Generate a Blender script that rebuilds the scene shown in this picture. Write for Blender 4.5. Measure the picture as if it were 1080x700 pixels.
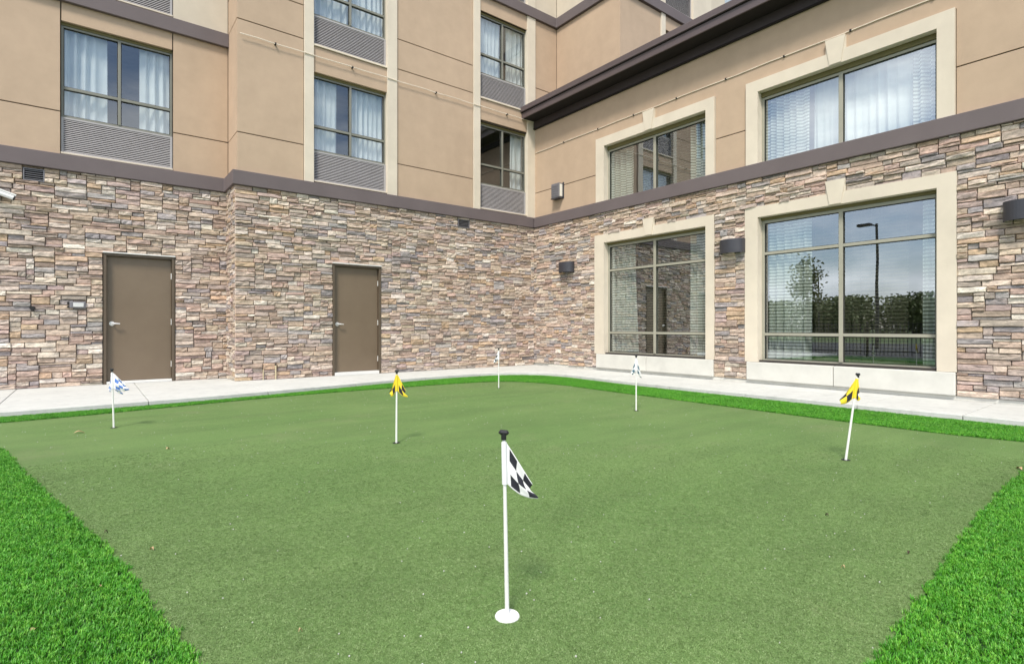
import bpy, math, random
import numpy as np
from mathutils import Vector, Matrix, Euler

# ------------------------------------------------------------------ camera, sky, sun, exposure
for o in list(bpy.data.objects): bpy.data.objects.remove(o)
scene = bpy.context.scene
COL = scene.collection
CAMX, CAMY, CAMZ = -9.414, -11.094, 1.0
ANG = math.radians(52.03)
FWD = Vector((math.cos(ANG), math.sin(ANG), 0)); RGT = Vector((math.sin(ANG), -math.cos(ANG), 0))
FPX, HOR = 572.1, 345.0
cam_data = bpy.data.cameras.new("camera"); cam = bpy.data.objects.new("camera", cam_data); COL.objects.link(cam)
cam.location = (CAMX, CAMY, CAMZ)
cam.rotation_euler = (math.radians(90), 0, ANG - math.radians(90))
cam_data.sensor_width = 36; cam_data.lens = 36 * FPX / 1080
cam_data.shift_y = -5 / 1080
cam_data.clip_start = 0.05; cam_data.clip_end = 3000
scene.camera = cam

SUN_EL, SUN_AZ = math.radians(53), math.atan2(-0.62, -0.78)
world = bpy.data.worlds.new("World"); scene.world = world; world.use_nodes = True
wn, wl = world.node_tree.nodes, world.node_tree.links
wn.clear()
w_out = wn.new('ShaderNodeOutputWorld'); w_bg = wn.new('ShaderNodeBackground')
sky = wn.new('ShaderNodeTexSky'); sky.sky_type = 'NISHITA'; sky.sun_disc = False
sky.sun_elevation = SUN_EL; sky.sun_rotation = math.radians(90) - SUN_AZ
sky.air_density = 1.0; sky.dust_density = 1.2; sky.ozone_density = 1.0
w_bg.inputs['Strength'].default_value = 0.1
tc = wn.new('ShaderNodeTexCoord'); mp = wn.new('ShaderNodeMapping'); mp.inputs['Scale'].default_value = (1.0, 1.0, 2.6)
no = wn.new('ShaderNodeTexNoise'); no.inputs['Scale'].default_value = 2.3; no.inputs['Detail'].default_value = 9; no.inputs['Roughness'].default_value = 0.55
cr = wn.new('ShaderNodeValToRGB'); cr.color_ramp.elements[0].position = 0.44; cr.color_ramp.elements[1].position = 0.61
no2 = wn.new('ShaderNodeTexNoise'); no2.inputs['Scale'].default_value = 5.0; no2.inputs['Detail'].default_value = 6
cr2 = wn.new('ShaderNodeValToRGB')
cr2.color_ramp.elements[0].position = 0.35; cr2.color_ramp.elements[0].color = (5.5, 5.9, 6.6, 1)
cr2.color_ramp.elements[1].position = 0.65; cr2.color_ramp.elements[1].color = (11, 11.2, 11.5, 1)
mx = wn.new('ShaderNodeMix'); mx.data_type = 'RGBA'
wl.new(tc.outputs['Generated'], mp.inputs['Vector']); wl.new(mp.outputs[0], no.inputs['Vector']); wl.new(mp.outputs[0], no2.inputs['Vector'])
wl.new(no.outputs['Fac'], cr.inputs['Fac']); wl.new(no2.outputs['Fac'], cr2.inputs['Fac'])
wl.new(cr.outputs['Color'], mx.inputs[0]); wl.new(sky.outputs[0], mx.inputs[6]); wl.new(cr2.outputs['Color'], mx.inputs[7])
wl.new(mx.outputs[2], w_bg.inputs['Color']); wl.new(w_bg.outputs[0], w_out.inputs['Surface'])

sun_data = bpy.data.lights.new("sun", 'SUN'); sun_data.energy = 2.1; sun_data.angle = math.radians(12); sun_data.color = (1.0, 0.93, 0.82)
sun = bpy.data.objects.new("sun", sun_data); COL.objects.link(sun)
sdir = Vector((math.cos(SUN_EL) * math.cos(SUN_AZ), math.cos(SUN_EL) * math.sin(SUN_AZ), math.sin(SUN_EL)))
sun.rotation_euler = sdir.to_track_quat('Z', 'Y').to_euler(); sun.location = (-20, -20, 30)

scene.render.engine = 'CYCLES'
scene.view_settings.view_transform = 'Standard'; scene.view_settings.look = 'None'
scene.view_settings.exposure = 0.95; scene.view_settings.gamma = 1
scene.cycles.max_bounces = 5; scene.cycles.diffuse_bounces = 3; scene.cycles.glossy_bounces = 3; scene.cycles.transparent_max_bounces = 16

rng = random.Random(11)

# ------------------------------------------------------------------ materials
def new_mat(name):
    m = bpy.data.materials.new(name); m.use_nodes = True
    nt = m.node_tree; b = nt.nodes['Principled BSDF']
    return m, nt.nodes, nt.links, b
def coords(n, l, kind='Object', scale=(1, 1, 1)):
    if kind == 'World':
        t = n.new('ShaderNodeNewGeometry'); out = t.outputs['Position']
    else:
        t = n.new('ShaderNodeTexCoord'); out = t.outputs[kind]
    m = n.new('ShaderNodeMapping'); m.inputs['Scale'].default_value = scale
    l.new(out, m.inputs['Vector']); return m.outputs[0]
def noise(n, l, vec, scale, detail=4, rough=.55):
    t = n.new('ShaderNodeTexNoise'); t.inputs['Scale'].default_value = scale
    t.inputs['Detail'].default_value = detail; t.inputs['Roughness'].default_value = rough
    l.new(vec, t.inputs['Vector']); return t.outputs['Fac']
def ramp(n, l, fac, stops):
    r = n.new('ShaderNodeValToRGB')
    while len(r.color_ramp.elements) < len(stops): r.color_ramp.elements.new(0.5)
    for e, (p, c) in zip(r.color_ramp.elements, stops):
        e.position = p; e.color = (c[0], c[1], c[2], 1) if isinstance(c, tuple) else (c, c, c, 1)
    l.new(fac, r.inputs['Fac']); return r.outputs['Color']
def mix(n, l, a, b, fac, mode='MIX'):
    m = n.new('ShaderNodeMix'); m.data_type = 'RGBA'; m.blend_type = mode
    for sock, v in ((0, fac), (6, a), (7, b)):
        if isinstance(v, (int, float)): m.inputs[sock].default_value = v
        elif isinstance(v, tuple): m.inputs[sock].default_value = (v[0], v[1], v[2], 1)
        else: l.new(v, m.inputs[sock])
    return m.outputs[2]
def bump(n, l, b, height, strength, dist=.01):
    t = n.new('ShaderNodeBump'); t.inputs['Strength'].default_value = strength; t.inputs['Distance'].default_value = dist
    l.new(height, t.inputs['Height']); l.new(t.outputs[0], b.inputs['Normal'])

def mat_plain(name, col, rough=.6, metal=0, var=.10, scale=6, bmp=0.0):
    m, n, l, b = new_mat(name)
    v = coords(n, l, 'World')
    f = noise(n, l, v, scale, 5)
    lo = tuple(c * (1 - var) for c in col); hi = tuple(min(1, c * (1 + var)) for c in col)
    l.new(ramp(n, l, f, [(.3, lo), (.7, hi)]), b.inputs['Base Color'])
    b.inputs['Roughness'].default_value = rough; b.inputs['Metallic'].default_value = metal
    if bmp: bump(n, l, b, noise(n, l, v, 180, 2), bmp, .004)
    return m
def mat_stucco(name, col):
    m, n, l, b = new_mat(name)
    v = coords(n, l, 'World')
    big = noise(n, l, v, .55, 5, .6); med = noise(n, l, v, 3.5, 5, .6)
    c = mix(n, l, ramp(n, l, big, [(.3, tuple(x * .93 for x in col)), (.7, tuple(min(1, x * 1.06) for x in col))]),
            ramp(n, l, med, [(.3, .90), (.7, 1.0)]), .8, 'MULTIPLY')
    st = noise(n, l, coords(n, l, 'World', (1.6, 1.6, .5)), 1.5, 5)       # faint rain streaks
    c = mix(n, l, c, ramp(n, l, st, [(.35, (.93, .925, .92)), (.6, 1.0)]), .45, 'MULTIPLY')
    l.new(c, b.inputs['Base Color']); b.inputs['Roughness'].default_value = .9
    bump(n, l, b, noise(n, l, v, 120, 3, .7), .35, .004)
    return m
def mat_stone(name, attr):
    m, n, l, b = new_mat(name)
    if attr:
        a = n.new('ShaderNodeVertexColor'); a.layer_name = 'stone_colour'; base = a.outputs['Color']
    else:
        a = n.new('ShaderNodeObjectInfo'); base = a.outputs['Color']
    v = coords(n, l, 'World', (1, 1, 2.6))
    v2 = coords(n, l, 'World', (1, 1, 1.4))
    f1 = noise(n, l, v, 9.0, 6, .68); f2 = noise(n, l, v2, 24, 6, .7); f3 = noise(n, l, v, 3.1, 4, .6)
    c = mix(n, l, base, ramp(n, l, f1, [(.25, (.60, .59, .60)), (.5, (1.0, .99, .97)), (.72, (1.36, 1.33, 1.27))]), .95, 'MULTIPLY')
    c = mix(n, l, c, (.52, .385, .29), ramp(n, l, f3, [(.56, 0.0), (.74, .35)]))
    c = mix(n, l, c, ramp(n, l, f2, [(.30, .58), (.46, 1.0), (.70, 1.22)]), .9, 'MULTIPLY')
    l.new(c, b.inputs['Base Color']); b.inputs['Roughness'].default_value = .88
    h = mix(n, l, f2, noise(n, l, v, 70, 4, .7), .4)
    bump(n, l, b, h, .9, .012)
    return m
def mat_glass(name, base, tint):
    m = bpy.data.materials.new(name); m.use_nodes = True
    n, l = m.node_tree.nodes, m.node_tree.links; n.clear()
    o = n.new('ShaderNodeOutputMaterial'); mxs = n.new('ShaderNodeMixShader')
    t = n.new('ShaderNodeBsdfTransparent'); t.inputs['Color'].default_value = tint
    g = n.new('ShaderNodeBsdfGlossy'); g.inputs['Roughness'].default_value = .004; g.inputs['Color'].default_value = (.90, .95, 1, 1)
    lw = n.new('ShaderNodeLayerWeight'); lw.inputs['Blend'].default_value = .5
    p = n.new('ShaderNodeMath'); p.operation = 'POWER'; p.inputs[1].default_value = 3.0
    ma = n.new('ShaderNodeMath'); ma.operation = 'MULTIPLY_ADD'; ma.inputs[1].default_value = .6; ma.inputs[2].default_value = base
    l.new(lw.outputs['Facing'], p.inputs[0]); l.new(p.outputs[0], ma.inputs[0]); l.new(ma.outputs[0], mxs.inputs[0])
    l.new(t.outputs[0], mxs.inputs[1]); l.new(g.outputs[0], mxs.inputs[2])
    gv = coords(n, l, 'World'); bp = n.new('ShaderNodeBump'); bp.inputs['Strength'].default_value = .05; bp.inputs['Distance'].default_value = .02
    l.new(noise(n, l, gv, 1.1, 1), bp.inputs['Height']); l.new(bp.outputs[0], g.inputs['Normal'])
    l.new(mxs.outputs[0], o.inputs['Surface'])
    return m
def mat_curtain(name, col, stripe=False, alpha=1.0):
    m, n, l, b = new_mat(name)
    v = coords(n, l, 'World')
    c = ramp(n, l, noise(n, l, v, 2.5, 3), [(.3, tuple(x * .92 for x in col)), (.7, col)])
    if stripe:
        w = n.new('ShaderNodeTexWave'); w.wave_type = 'BANDS'; w.bands_direction = 'Z'; w.inputs['Scale'].default_value = 5.6
        w.inputs['Distortion'].default_value = .25; w.inputs['Detail'].default_value = 1
        l.new(v, w.inputs['Vector'])
        c = mix(n, l, c, ramp(n, l, w.outputs['Fac'], [(.34, (.22, .24, .22)), (.52, 1.0)]), .85, 'MULTIPLY')
    l.new(c, b.inputs['Base Color']); b.inputs['Roughness'].default_value = .9
    b.inputs['Alpha'].default_value = alpha
    # cloth lets some daylight through
    tr = n.new('ShaderNodeBsdfTranslucent'); l.new(c, tr.inputs['Color']); ms = n.new('ShaderNodeMixShader'); ms.inputs[0].default_value = .3
    out = n['Material Output']; l.new(b.outputs[0], ms.inputs[1]); l.new(tr.outputs[0], ms.inputs[2]); l.new(ms.outputs[0], out.inputs['Surface'])
    return m

M = {}
M['stucco'] = mat_stucco('beige_stucco', (.50, .375, .268))
M['cream'] = mat_stucco('cream_stucco', (.62, .55, .45))
M['trim'] = mat_stucco('cream_trim', (.68, .61, .50))
M['sill'] = mat_plain('cast_concrete', (.60, .595, .55), .85, var=.08, scale=3, bmp=.3)
M['band'] = mat_plain('mauve_grey_band', (.135, .110, .112), .7, var=.07, scale=2, bmp=.15)
M['fascia'] = mat_plain('brown_fascia', (.105, .080, .082), .45, var=.06, scale=2)
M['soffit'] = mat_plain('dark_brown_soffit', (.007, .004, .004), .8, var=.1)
M['frieze'] = mat_plain('shade_tinted_frieze', (.045, .033, .034), .6, var=.08)  # fascia paint made darker: the eave's shade is put into the colour
M['groove'] = mat_plain('dark_joint', (.06, .045, .03), .95)
M['mortar'] = mat_plain('stone_backing', (.045, .04, .036), .95)
M['stone_obj'] = mat_stone('ledge_stone', False)
M['stone_mesh'] = mat_stone('ledge_stone_far', True)
M['frame'] = mat_plain('pale_olive_frame', (.34, .33, .265), .45, var=.05)
M['frame_grey'] = mat_plain('grey_olive_frame', (.21, .21, .175), .45, var=.05)
M['frame_dark'] = mat_plain('dark_olive_reveal', (.15, .13, .045), .6, var=.08)
M['slat'] = mat_plain('grey_louver_metal', (.40, .385, .39), .5, var=.05)
M['black'] = mat_plain('dark_void', (.012, .012, .013), .8)
M['door'] = mat_plain('brown_door_paint', (.165, .125, .085), .42, var=.05, scale=2.2)
def mat_door():
    m, n, l, b = new_mat('brown_door_paint')
    v = coords(n, l, 'World'); f = noise(n, l, v, 1.4, 4, .6); g = noise(n, l, coords(n, l, 'World', (9, 9, 1.5)), 2.5, 7, .75)
    c = ramp(n, l, f, [(.3, (.150, .110, .072)), (.7, (.178, .134, .090))])
    c = mix(n, l, c, (.24, .19, .14), ramp(n, l, g, [(.62, 0.0), (.78, .45)]))
    l.new(c, b.inputs['Base Color']); l.new(ramp(n, l, g, [(.3, .30), (.7, .50)]), b.inputs['Roughness'])
    bump(n, l, b, noise(n, l, v, 14, 3), .08, .01); return m
M['door'] = mat_door()
M['door_frame'] = mat_plain('brown_door_frame', (.10, .075, .05), .5, var=.06)
M['steel'] = mat_plain('brushed_steel', (.74, .73, .71), .32, .4, var=.06)
M['white_metal'] = mat_plain('white_aluminium', (.70, .70, .68), .5, var=.04)
M['lamp'] = mat_plain('charcoal_lamp_metal', (.055, .055, .065), .4, .2, var=.08)
M['lamp_grey'] = mat_plain('grey_lamp_metal', (.19, .185, .20), .5, .2, var=.08)
M['diffuser'] = mat_plain('pale_diffuser', (.80, .78, .70), .4, var=.05)
M['glass'] = mat_glass('window_glass', .34, (.88, .94, .90, 1))
M['glass_up'] = mat_glass('window_glass_upper', .17, (.93, .97, .97, 1))
M['curtain'] = mat_curtain('white_sheer', (.86, .90, .91))
M['curtain_stripe'] = mat_curtain('striped_drape', (.88, .90, .86), True)
M['curtain_sheer'] = mat_curtain('striped_sheer', (.22, .20, .15), True, .5)
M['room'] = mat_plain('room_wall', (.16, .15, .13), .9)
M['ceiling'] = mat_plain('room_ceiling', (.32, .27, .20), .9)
M['white'] = mat_plain('white_plastic', (.80, .80, .80), .4, var=.03)
M['pole'] = mat_plain('white_fibreglass', (.78, .78, .76), .35, var=.04)
M['knob'] = mat_plain('black_plastic', (.018, .018, .02), .35)
M['cloth_white'] = mat_plain('white_nylon', (.80, .80, .81), .7, var=.04)
M['cloth_black'] = mat_plain('black_nylon', (.02, .02, .03), .7)
M['cloth_blue'] = mat_plain('blue_nylon', (.07, .17, .48), .7)
M['cloth_teal'] = mat_plain('dark_teal_nylon', (.02, .10, .16), .7)
M['cloth_yellow'] = mat_plain('yellow_nylon', (.80, .62, .03), .7, var=.06)
M['cable'] = mat_plain('pale_cable', (.78, .70, .58), .6)
M['pipe'] = mat_plain('tan_pipe', (.50, .43, .28), .6)
M['roof'] = mat_plain('dark_roof', (.05, .045, .045), .8)
M['asphalt'] = mat_plain('asphalt', (.055, .055, .055), .9, var=.2, scale=3, bmp=.5)
M['bark'] = mat_plain('bark', (.07, .05, .035), .9, var=.2)
M['leaf'] = mat_plain('tree_leaf', (.125, .155, .045), .7, var=.35, scale=1.5)
M['iron'] = mat_plain('black_iron', (.02, .02, .02), .5)
M['leaf_dry'] = mat_plain('dry_leaf', (.48, .32, .18), .7, var=.2, scale=60)
M['leaf_dark'] = mat_plain('dark_dead_leaf', (.05, .03, .02), .8)

def mat_concrete():
    m, n, l, b = new_mat('pale_concrete')
    v = coords(n, l, 'World')
    f = noise(n, l, v, 1.6, 7, .65); g = noise(n, l, v, 90, 3, .7); s = noise(n, l, v, 7, 5, .6)
    c = ramp(n, l, f, [(.3, (.52, .53, .51)), (.7, (.60, .61, .585))])
    c = mix(n, l, c, ramp(n, l, g, [(.3, .86), (.6, 1.0)]), .7, 'MULTIPLY')
    c = mix(n, l, c, ramp(n, l, s, [(.3, .80), (.5, 1.0)]), .7, 'MULTIPLY')
    l.new(c, b.inputs['Base Color']); b.inputs['Roughness'].default_value = .9
    bump(n, l, b, g, .35, .004); return m
M['concrete'] = mat_concrete()
def mat_green():
    m, n, l, b = new_mat('putting_green_turf')
    v = coords(n, l, 'World')
    big = noise(n, l, v, .8, 5, .6); fine = noise(n, l, v, 260, 3, .8); mid = noise(n, l, v, 22, 5, .7)
    c = ramp(n, l, fine, [(.30, (.034, .068, .017)), (.5, (.103, .188, .048)), (.70, (.22, .31, .125))])
    nap = noise(n, l, coords(n, l, 'World', (.5, 2.2, 1)), 1.3, 4, .55)
    c = mix(n, l, c, ramp(n, l, big, [(.3, (.86, .94, .80)), (.7, (1.10, 1.06, 1.05))]), 1.0, 'MULTIPLY')
    c = mix(n, l, c, ramp(n, l, nap, [(.35, .90), (.6, 1.05)]), 1.0, 'MULTIPLY')
    c = mix(n, l, c, ramp(n, l, mid, [(.3, .93), (.7, 1.05)]), .7, 'MULTIPLY')
    c = mix(n, l, c, (.20, .21, .11), ramp(n, l, noise(n, l, v, 1.7, 6, .7), [(.55, 0.0), (.75, .35)]))
    l.new(c, b.inputs['Base Color']); b.inputs['Roughness'].default_value = .85
    bump(n, l, b, fine, .5, .004); return m
M['green'] = mat_green()
def mat_blade(name, stops):
    m, n, l, b = new_mat(name)
    oi = n.new('ShaderNodeObjectInfo'); v = coords(n, l, 'World')
    f = n.new('ShaderNodeMath'); f.operation = 'MULTIPLY_ADD'; f.inputs[1].default_value = .6
    l.new(oi.outputs['Random'], f.inputs[0]); l.new(noise(n, l, v, 120, 2), f.inputs[2])
    f2 = n.new('ShaderNodeMath'); f2.operation = 'MULTIPLY'; f2.inputs[1].default_value = .62; l.new(f.outputs[0], f2.inputs[0])
    c = ramp(n, l, f2.outputs[0], stops)
    c = mix(n, l, c, ramp(n, l, noise(n, l, v, 2.2, 5, .6), [(.3, .82), (.7, 1.15)]), .8, 'MULTIPLY')
    l.new(c, b.inputs['Base Color']); b.inputs['Roughness'].default_value = .5
    return m
M['blade'] = mat_blade('long_turf_blade', [(.15, (.022, .13, .004)), (.5, (.068, .310, .012)), (.85, (.25, .54, .06))])
M['blade_short'] = mat_blade('short_turf_blade', [(.15, (.075, .130, .032)), (.5, (.143, .245, .068)), (.85, (.32, .42, .19))])
M['turf_base'] = mat_plain('turf_base', (.018, .075, .008), .95, var=.3, scale=40)
M['grass_far'] = mat_plain('field_grass', (.08, .12, .035), .95, var=.25, scale=.4)

# ------------------------------------------------------------------ object helpers
class MB:
    """collects boxes and other shapes, links them as ONE mesh object"""
    def __init__(s): s.v = []; s.f = []; s.mi = []; s.mats = []
    def mat(s, m):
        if m not in s.mats: s.mats.append(m)
        return s.mats.index(m)
    def box(s, x0, x1, y0, y1, z0, z1, m=None):
        if x0 > x1: x0, x1 = x1, x0
        if y0 > y1: y0, y1 = y1, y0
        if z0 > z1: z0, z1 = z1, z0
        b = len(s.v); k = s.mat(m) if m else 0
        s.v += [(x0, y0, z0), (x1, y0, z0), (x1, y1, z0), (x0, y1, z0), (x0, y0, z1), (x1, y0, z1), (x1, y1, z1), (x0, y1, z1)]
        for q in ((0, 3, 2, 1), (4, 5, 6, 7), (0, 1, 5, 4), (1, 2, 6, 5), (2, 3, 7, 6), (3, 0, 4, 7)):
            s.f.append(tuple(b + i for i in q)); s.mi.append(k)
    def face(s, pts, m=None):
        b = len(s.v); s.v += [tuple(p) for p in pts]; s.f.append(tuple(range(b, b + len(pts)))); s.mi.append(s.mat(m) if m else 0)
    def prism(s, poly, z0, z1, m=None, mside=None):
        b = len(s.v); n = len(poly); k = s.mat(m) if m else 0; ks = s.mat(mside) if mside else k
        s.v += [(p[0], p[1], z0) for p in poly] + [(p[0], p[1], z1) for p in poly]
        s.f.append(tuple(b + n + i for i in range(n))); s.mi.append(k)
        s.f.append(tuple(b + n - 1 - i for i in range(n))); s.mi.append(k)
        for i in range(n):
            j = (i + 1) % n; s.f.append((b + i, b + j, b + n + j, b + n + i)); s.mi.append(ks)
    def tube(s, pts, rad, m=None, seg=10, cap=True):
        k = s.mat(m) if m else 0; pts = [Vector(p) for p in pts]
        rads = rad if isinstance(rad, (list, tuple)) else [rad] * len(pts); b = len(s.v)
        for i, p in enumerate(pts):
            t = (pts[min(i + 1, len(pts) - 1)] - pts[max(i - 1, 0)]).normalized()
            a = t.orthogonal().normalized() if i == 0 else (a - t * a.dot(t)).normalized()
            c = t.cross(a)
            for q in range(seg):
                th = 2 * math.pi * q / seg
                s.v.append(tuple(p + (a * math.cos(th) + c * math.sin(th)) * rads[i]))
        for i in range(len(pts) - 1):
            for q in range(seg):
                r = (q + 1) % seg
                s.f.append((b + i * seg + q, b + i * seg + r, b + (i + 1) * seg + r, b + (i + 1) * seg + q)); s.mi.append(k)
        if cap:
            s.f.append(tuple(b + seg - 1 - q for q in range(seg))); s.mi.append(k)
            e = b + (len(pts) - 1) * seg; s.f.append(tuple(e + q for q in range(seg))); s.mi.append(k)
    def build(s, name, m=None, parent=None, bevel=0, smooth=False, loc=None):
        me = bpy.data.meshes.new(name)
        vs = np.array(s.v, dtype=float)
        if loc is None: c = Vector((vs[:, 0].min() + vs[:, 0].max(), vs[:, 1].min() + vs[:, 1].max(), 0)) / 2; c.z = vs[:, 2].min()
        else: c = Vector(loc)
        me.from_pydata([(v[0] - c.x, v[1] - c.y, v[2] - c.z) for v in s.v], [], s.f)
        mats = s.mats if s.mats else [m]
        for q in mats: me.materials.append(q)
        if s.mats: me.polygons.foreach_set('material_index', s.mi)
        if smooth: me.polygons.foreach_set('use_smooth', [True] * len(s.f))
        me.update()
        o = bpy.data.objects.new(name, me); COL.objects.link(o); o.location = c
        if parent is not None:
            o.parent = parent
            base = Vector((0, 0, 0)); q = parent
            while q is not None: base += q.location; q = q.parent
            o.location = c - base
        if bevel:
            bv = o.modifiers.new('bevel', 'BEVEL'); bv.width = bevel; bv.segments = 2; bv.limit_method = 'ANGLE'
        return o
def tag(o, label=None, cat=None, group=None, kind=None):
    if label: o['label'] = label
    if cat: o['category'] = cat
    if group: o['group'] = group
    if kind: o['kind'] = kind
    return o
def empty(name, loc, label, cat, group=None):
    o = bpy.data.objects.new(name, None); COL.objects.link(o); o.location = loc; o.empty_display_size = .2
    return tag(o, label, cat, group)

# wall frames: u runs along the wall, n points out of it towards the courtyard
YA, XR, XT, YT = .80, -7.24, .81, -2.28
def rng_box(mb, w, u0, u1, n0, n1, z0, z1, m=None):
    if w == 'A': mb.box(u0, u1, YA - n0, YA - n1, z0, z1, m)
    elif w == 'B': mb.box(u0, u1, -n0, -n1, z0, z1, m)
    elif w == 'R': mb.box(-n0, -n1, u0, u1, z0, z1, m)
    elif w == 'C': mb.box(XR - n0, XR - n1, u0, u1, z0, z1, m)
    elif w == 'T': mb.box(XT - n0, XT - n1, u0, u1, z0, z1, m)
    elif w == 'F': mb.box(u0, u1, YT - n0, YT - n1, z0, z1, m)
def wpt(w, u, n, z):
    return {'A': (u, YA - n, z), 'B': (u, -n, z), 'R': (-n, u, z), 'C': (XR - n, u, z), 'T': (XT - n, u, z), 'F': (u, YT - n, z)}[w]
def wbox(name, w, u0, u1, n0, n1, z0, z1, m, parent, bevel=.004):
    mb = MB(); rng_box(mb, w, u0, u1, n0, n1, z0, z1); return mb.build(name, m, parent, bevel=bevel)

hotel = empty('hotel_building', (-5, .8, 0), 'beige stucco hotel block with stone base, two brown doors and stacked guest windows', 'building')
wing = empty('hotel_wing', (0, -6, 0), 'low right wing with stone base, four large framed windows and dark eave', 'building')

# ---- wall cores with openings left free
def core(w, u0, u1, z0, z1, holes, parent, m, n_out, n_in=-.30):
    holes = [(h[0] - .004, h[1] + .004, h[2] - .004, h[3] + .004) for h in holes]
    us = sorted({u0, u1, *[h[0] for h in holes], *[h[1] for h in holes]}); us = [u for u in us if u0 <= u <= u1]
    mb = MB()
    for a, b in zip(us, us[1:]):
        zs = [(h[2], h[3]) for h in holes if h[0] <= a and h[1] >= b]; zs.sort()
        z = z0
        for h0, h1 in zs:
            if h0 > z: rng_box(mb, w, a, b, n_out, n_in, z, h0)
            z = max(z, h1)
        if z < z1: rng_box(mb, w, a, b, n_out, n_in, z, z1)
    return mb.build('wall_core', m, parent)

ZB0, ZB1 = 3.64, 3.905          # the mauve band over the stone
DOORS = [('A', -9.211, -8.148, 0, 2.30), ('B', -5.464, -4.402, 0, 2.31)]
G_A = (-9.785, -8.175)
holesA = [(-9.211, -8.148, 0, 2.30), (G_A[0], G_A[1], 3.93, 6.175), (G_A[0], G_A[1], 6.79, 9.0), (-10.256, -9.99, 3.40, 3.60)]
WC1, WC2 = (-5.838, -4.246), (-1.77, -.26)
holesB = [(-5.464, -4.402, 0, 2.31), (WC1[0], WC1[1], 3.94, 6.16), (WC1[0], WC1[1], 6.70, 8.87), (WC1[0], WC1[1], 9.52, 11.6),
          (WC2[0], WC2[1], 3.94, 6.12), (WC2[0], WC2[1], 6.70, 8.86), (WC2[0], WC2[1], 9.52, 11.6), (-2.433, -2.106, 3.40, 3.60)]
core('A', -12.5, XR, 0, ZB0, [h for h in holesA if h[3] < 3.7], hotel, M['mortar'], 0)
core('A', -12.5, XR, ZB0, 12.4, [h for h in holesA if h[3] > 3.7], hotel, M['groove'], -.02)
core('B', XR, 0, 0, ZB0, [h for h in holesB if h[3] < 3.7], hotel, M['mortar'], 0)
core('B', XR + .02, .81, ZB0, 12.4, [h for h in holesB if h[3] > 3.7], hotel, M['groove'], -.02)
mb = MB(); mb.box(XR, XR + .3, .3, .8, 0, ZB0); mb.build('wall_core', M['mortar'], hotel)
mb = MB(); mb.box(XR + .021, XR + .3, .301, .8, ZB0, 12.4); mb.build('wall_core', M['groove'], hotel)
core('T', -2.26, -.32, 6.0, 12.4, [], hotel, M['groove'], -.02)
holesF = [(2.58, 3.85, 6.9, 8.87), (2.58, 3.85, 9.52, 11.6), (5.5, 7.4, 9.52, 11.6)]
core('F', 1.15, 12, 6.0, 12.4, holesF, hotel, M['groove'], -.02)
# outer shell of the block (end, back, roof)
mb = MB(); mb.box(-12.5, -12.2, 1.1, 12, 0, 12.4); mb.box(-12.5, 12, 11.7, 12, 0, 12.4); mb.box(11.7, 12, -1.98, 11.7, 0, 12.4)
mb.build('outer_wall', M['stucco'], hotel)
mb = MB(); mb.prism([(-12.6, .7), (-7.35, .7), (-7.35, -.1), (.71, -.1), (.71, -2.38), (12.1, -2.38), (12.1, 12.1), (-12.6, 12.1)], 12.4, 12.75)
mb.build('roof_parapet', M['band'], hotel)

holesR = [(-5.149, -2.534, 3.905, 5.18), (-8.764, -6.183, 3.905, 5.18), (-5.149, -2.534, .42, 2.95), (-8.764, -6.183, .42, 2.95)]
core('R', -14, 0, 0, ZB0, [(h[0], h[1], h[2], h[3]) for h in holesR if h[3] < 3.7], wing, M['mortar'], 0)
core('R', -14, 0, ZB0, 6.5, [h for h in holesR if h[3] > 3.7], wing, M['groove'], -.02)
mb = MB(); mb.box(.3, 8, -14, -13.7, 0, 6.5); mb.box(7.7, 8, -13.7, 0, 0, 6.5); mb.build('outer_wall', M['stucco'], wing)

# ---- stucco panels separated by recessed joints
G = .009
def panel(w, u0, u1, z0, z1, parent, m='stucco', n=0.0, name='stucco_panel', gl=G, gr=G, gb=G, gt=G):
    return wbox(name, w, u0 + gl, u1 - gr, n, n - .06 if n <= 0 else -.06, z0 + gb, z1 - gt, M[m], parent, .003)
J1, J2, J3, Z2, Z3, ZT = 4.638, 6.75, 7.42, 9.235, 9.50, 12.4
# wall A
for a, b in ((-12.5, G_A[0]), (G_A[1], XR)):
    panel('A', a, b, ZB1, J1, hotel, gb=0); panel('A', a, b, J1, 6.49, hotel, gt=0)
    panel('A', a, b, 6.75, 9.3, hotel, 'cream', gb=0); panel('A', a, b, 9.3, ZT, hotel, 'cream')
panel('A', G_A[0], G_A[1], 6.175, 6.49, hotel, gt=0, gb=0); panel('A', G_A[0], G_A[1], 9.0, 9.3, hotel, 'cream', gb=0); panel('A', G_A[0], G_A[1], 9.3, ZT, hotel, 'cream')
# return and wall B
for z0, z1, mt in ((ZB1, J1, 'stucco'), (J1, J2, 'stucco'), (J2, J3, 'stucco'), (J3, Z2, 'stucco'), (Z3, ZT, 'cream')):
    mb = MB(); mb.box(XR, XR + .06, .0605, .799, z0 + G, z1 - G); mb.build('stucco_panel', M[mt], hotel)
    panel('B', XR, -6.025, z0, z1, hotel, mt, gl=0)
    panel('B', -4.012, -1.967, z0, z1, hotel, mt)
    if z0 >= J2 - .1: panel('B', .018, XT, z0, z1, hotel, mt, gr=0)
for (a, b) in (WC1, WC2):
    panel('B', a, b, 6.16, 6.68, hotel, gl=0, gr=0, gb=0); panel('B', a, b, 8.87, Z2, hotel, gl=0, gr=0, gb=0, gt=0)
    wbox('ledge', 'B', a, b, .03, -.06, 6.68, 6.70, M['trim'], hotel)
    panel('B', a, b, 11.6, ZT, hotel, 'cream')
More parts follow.
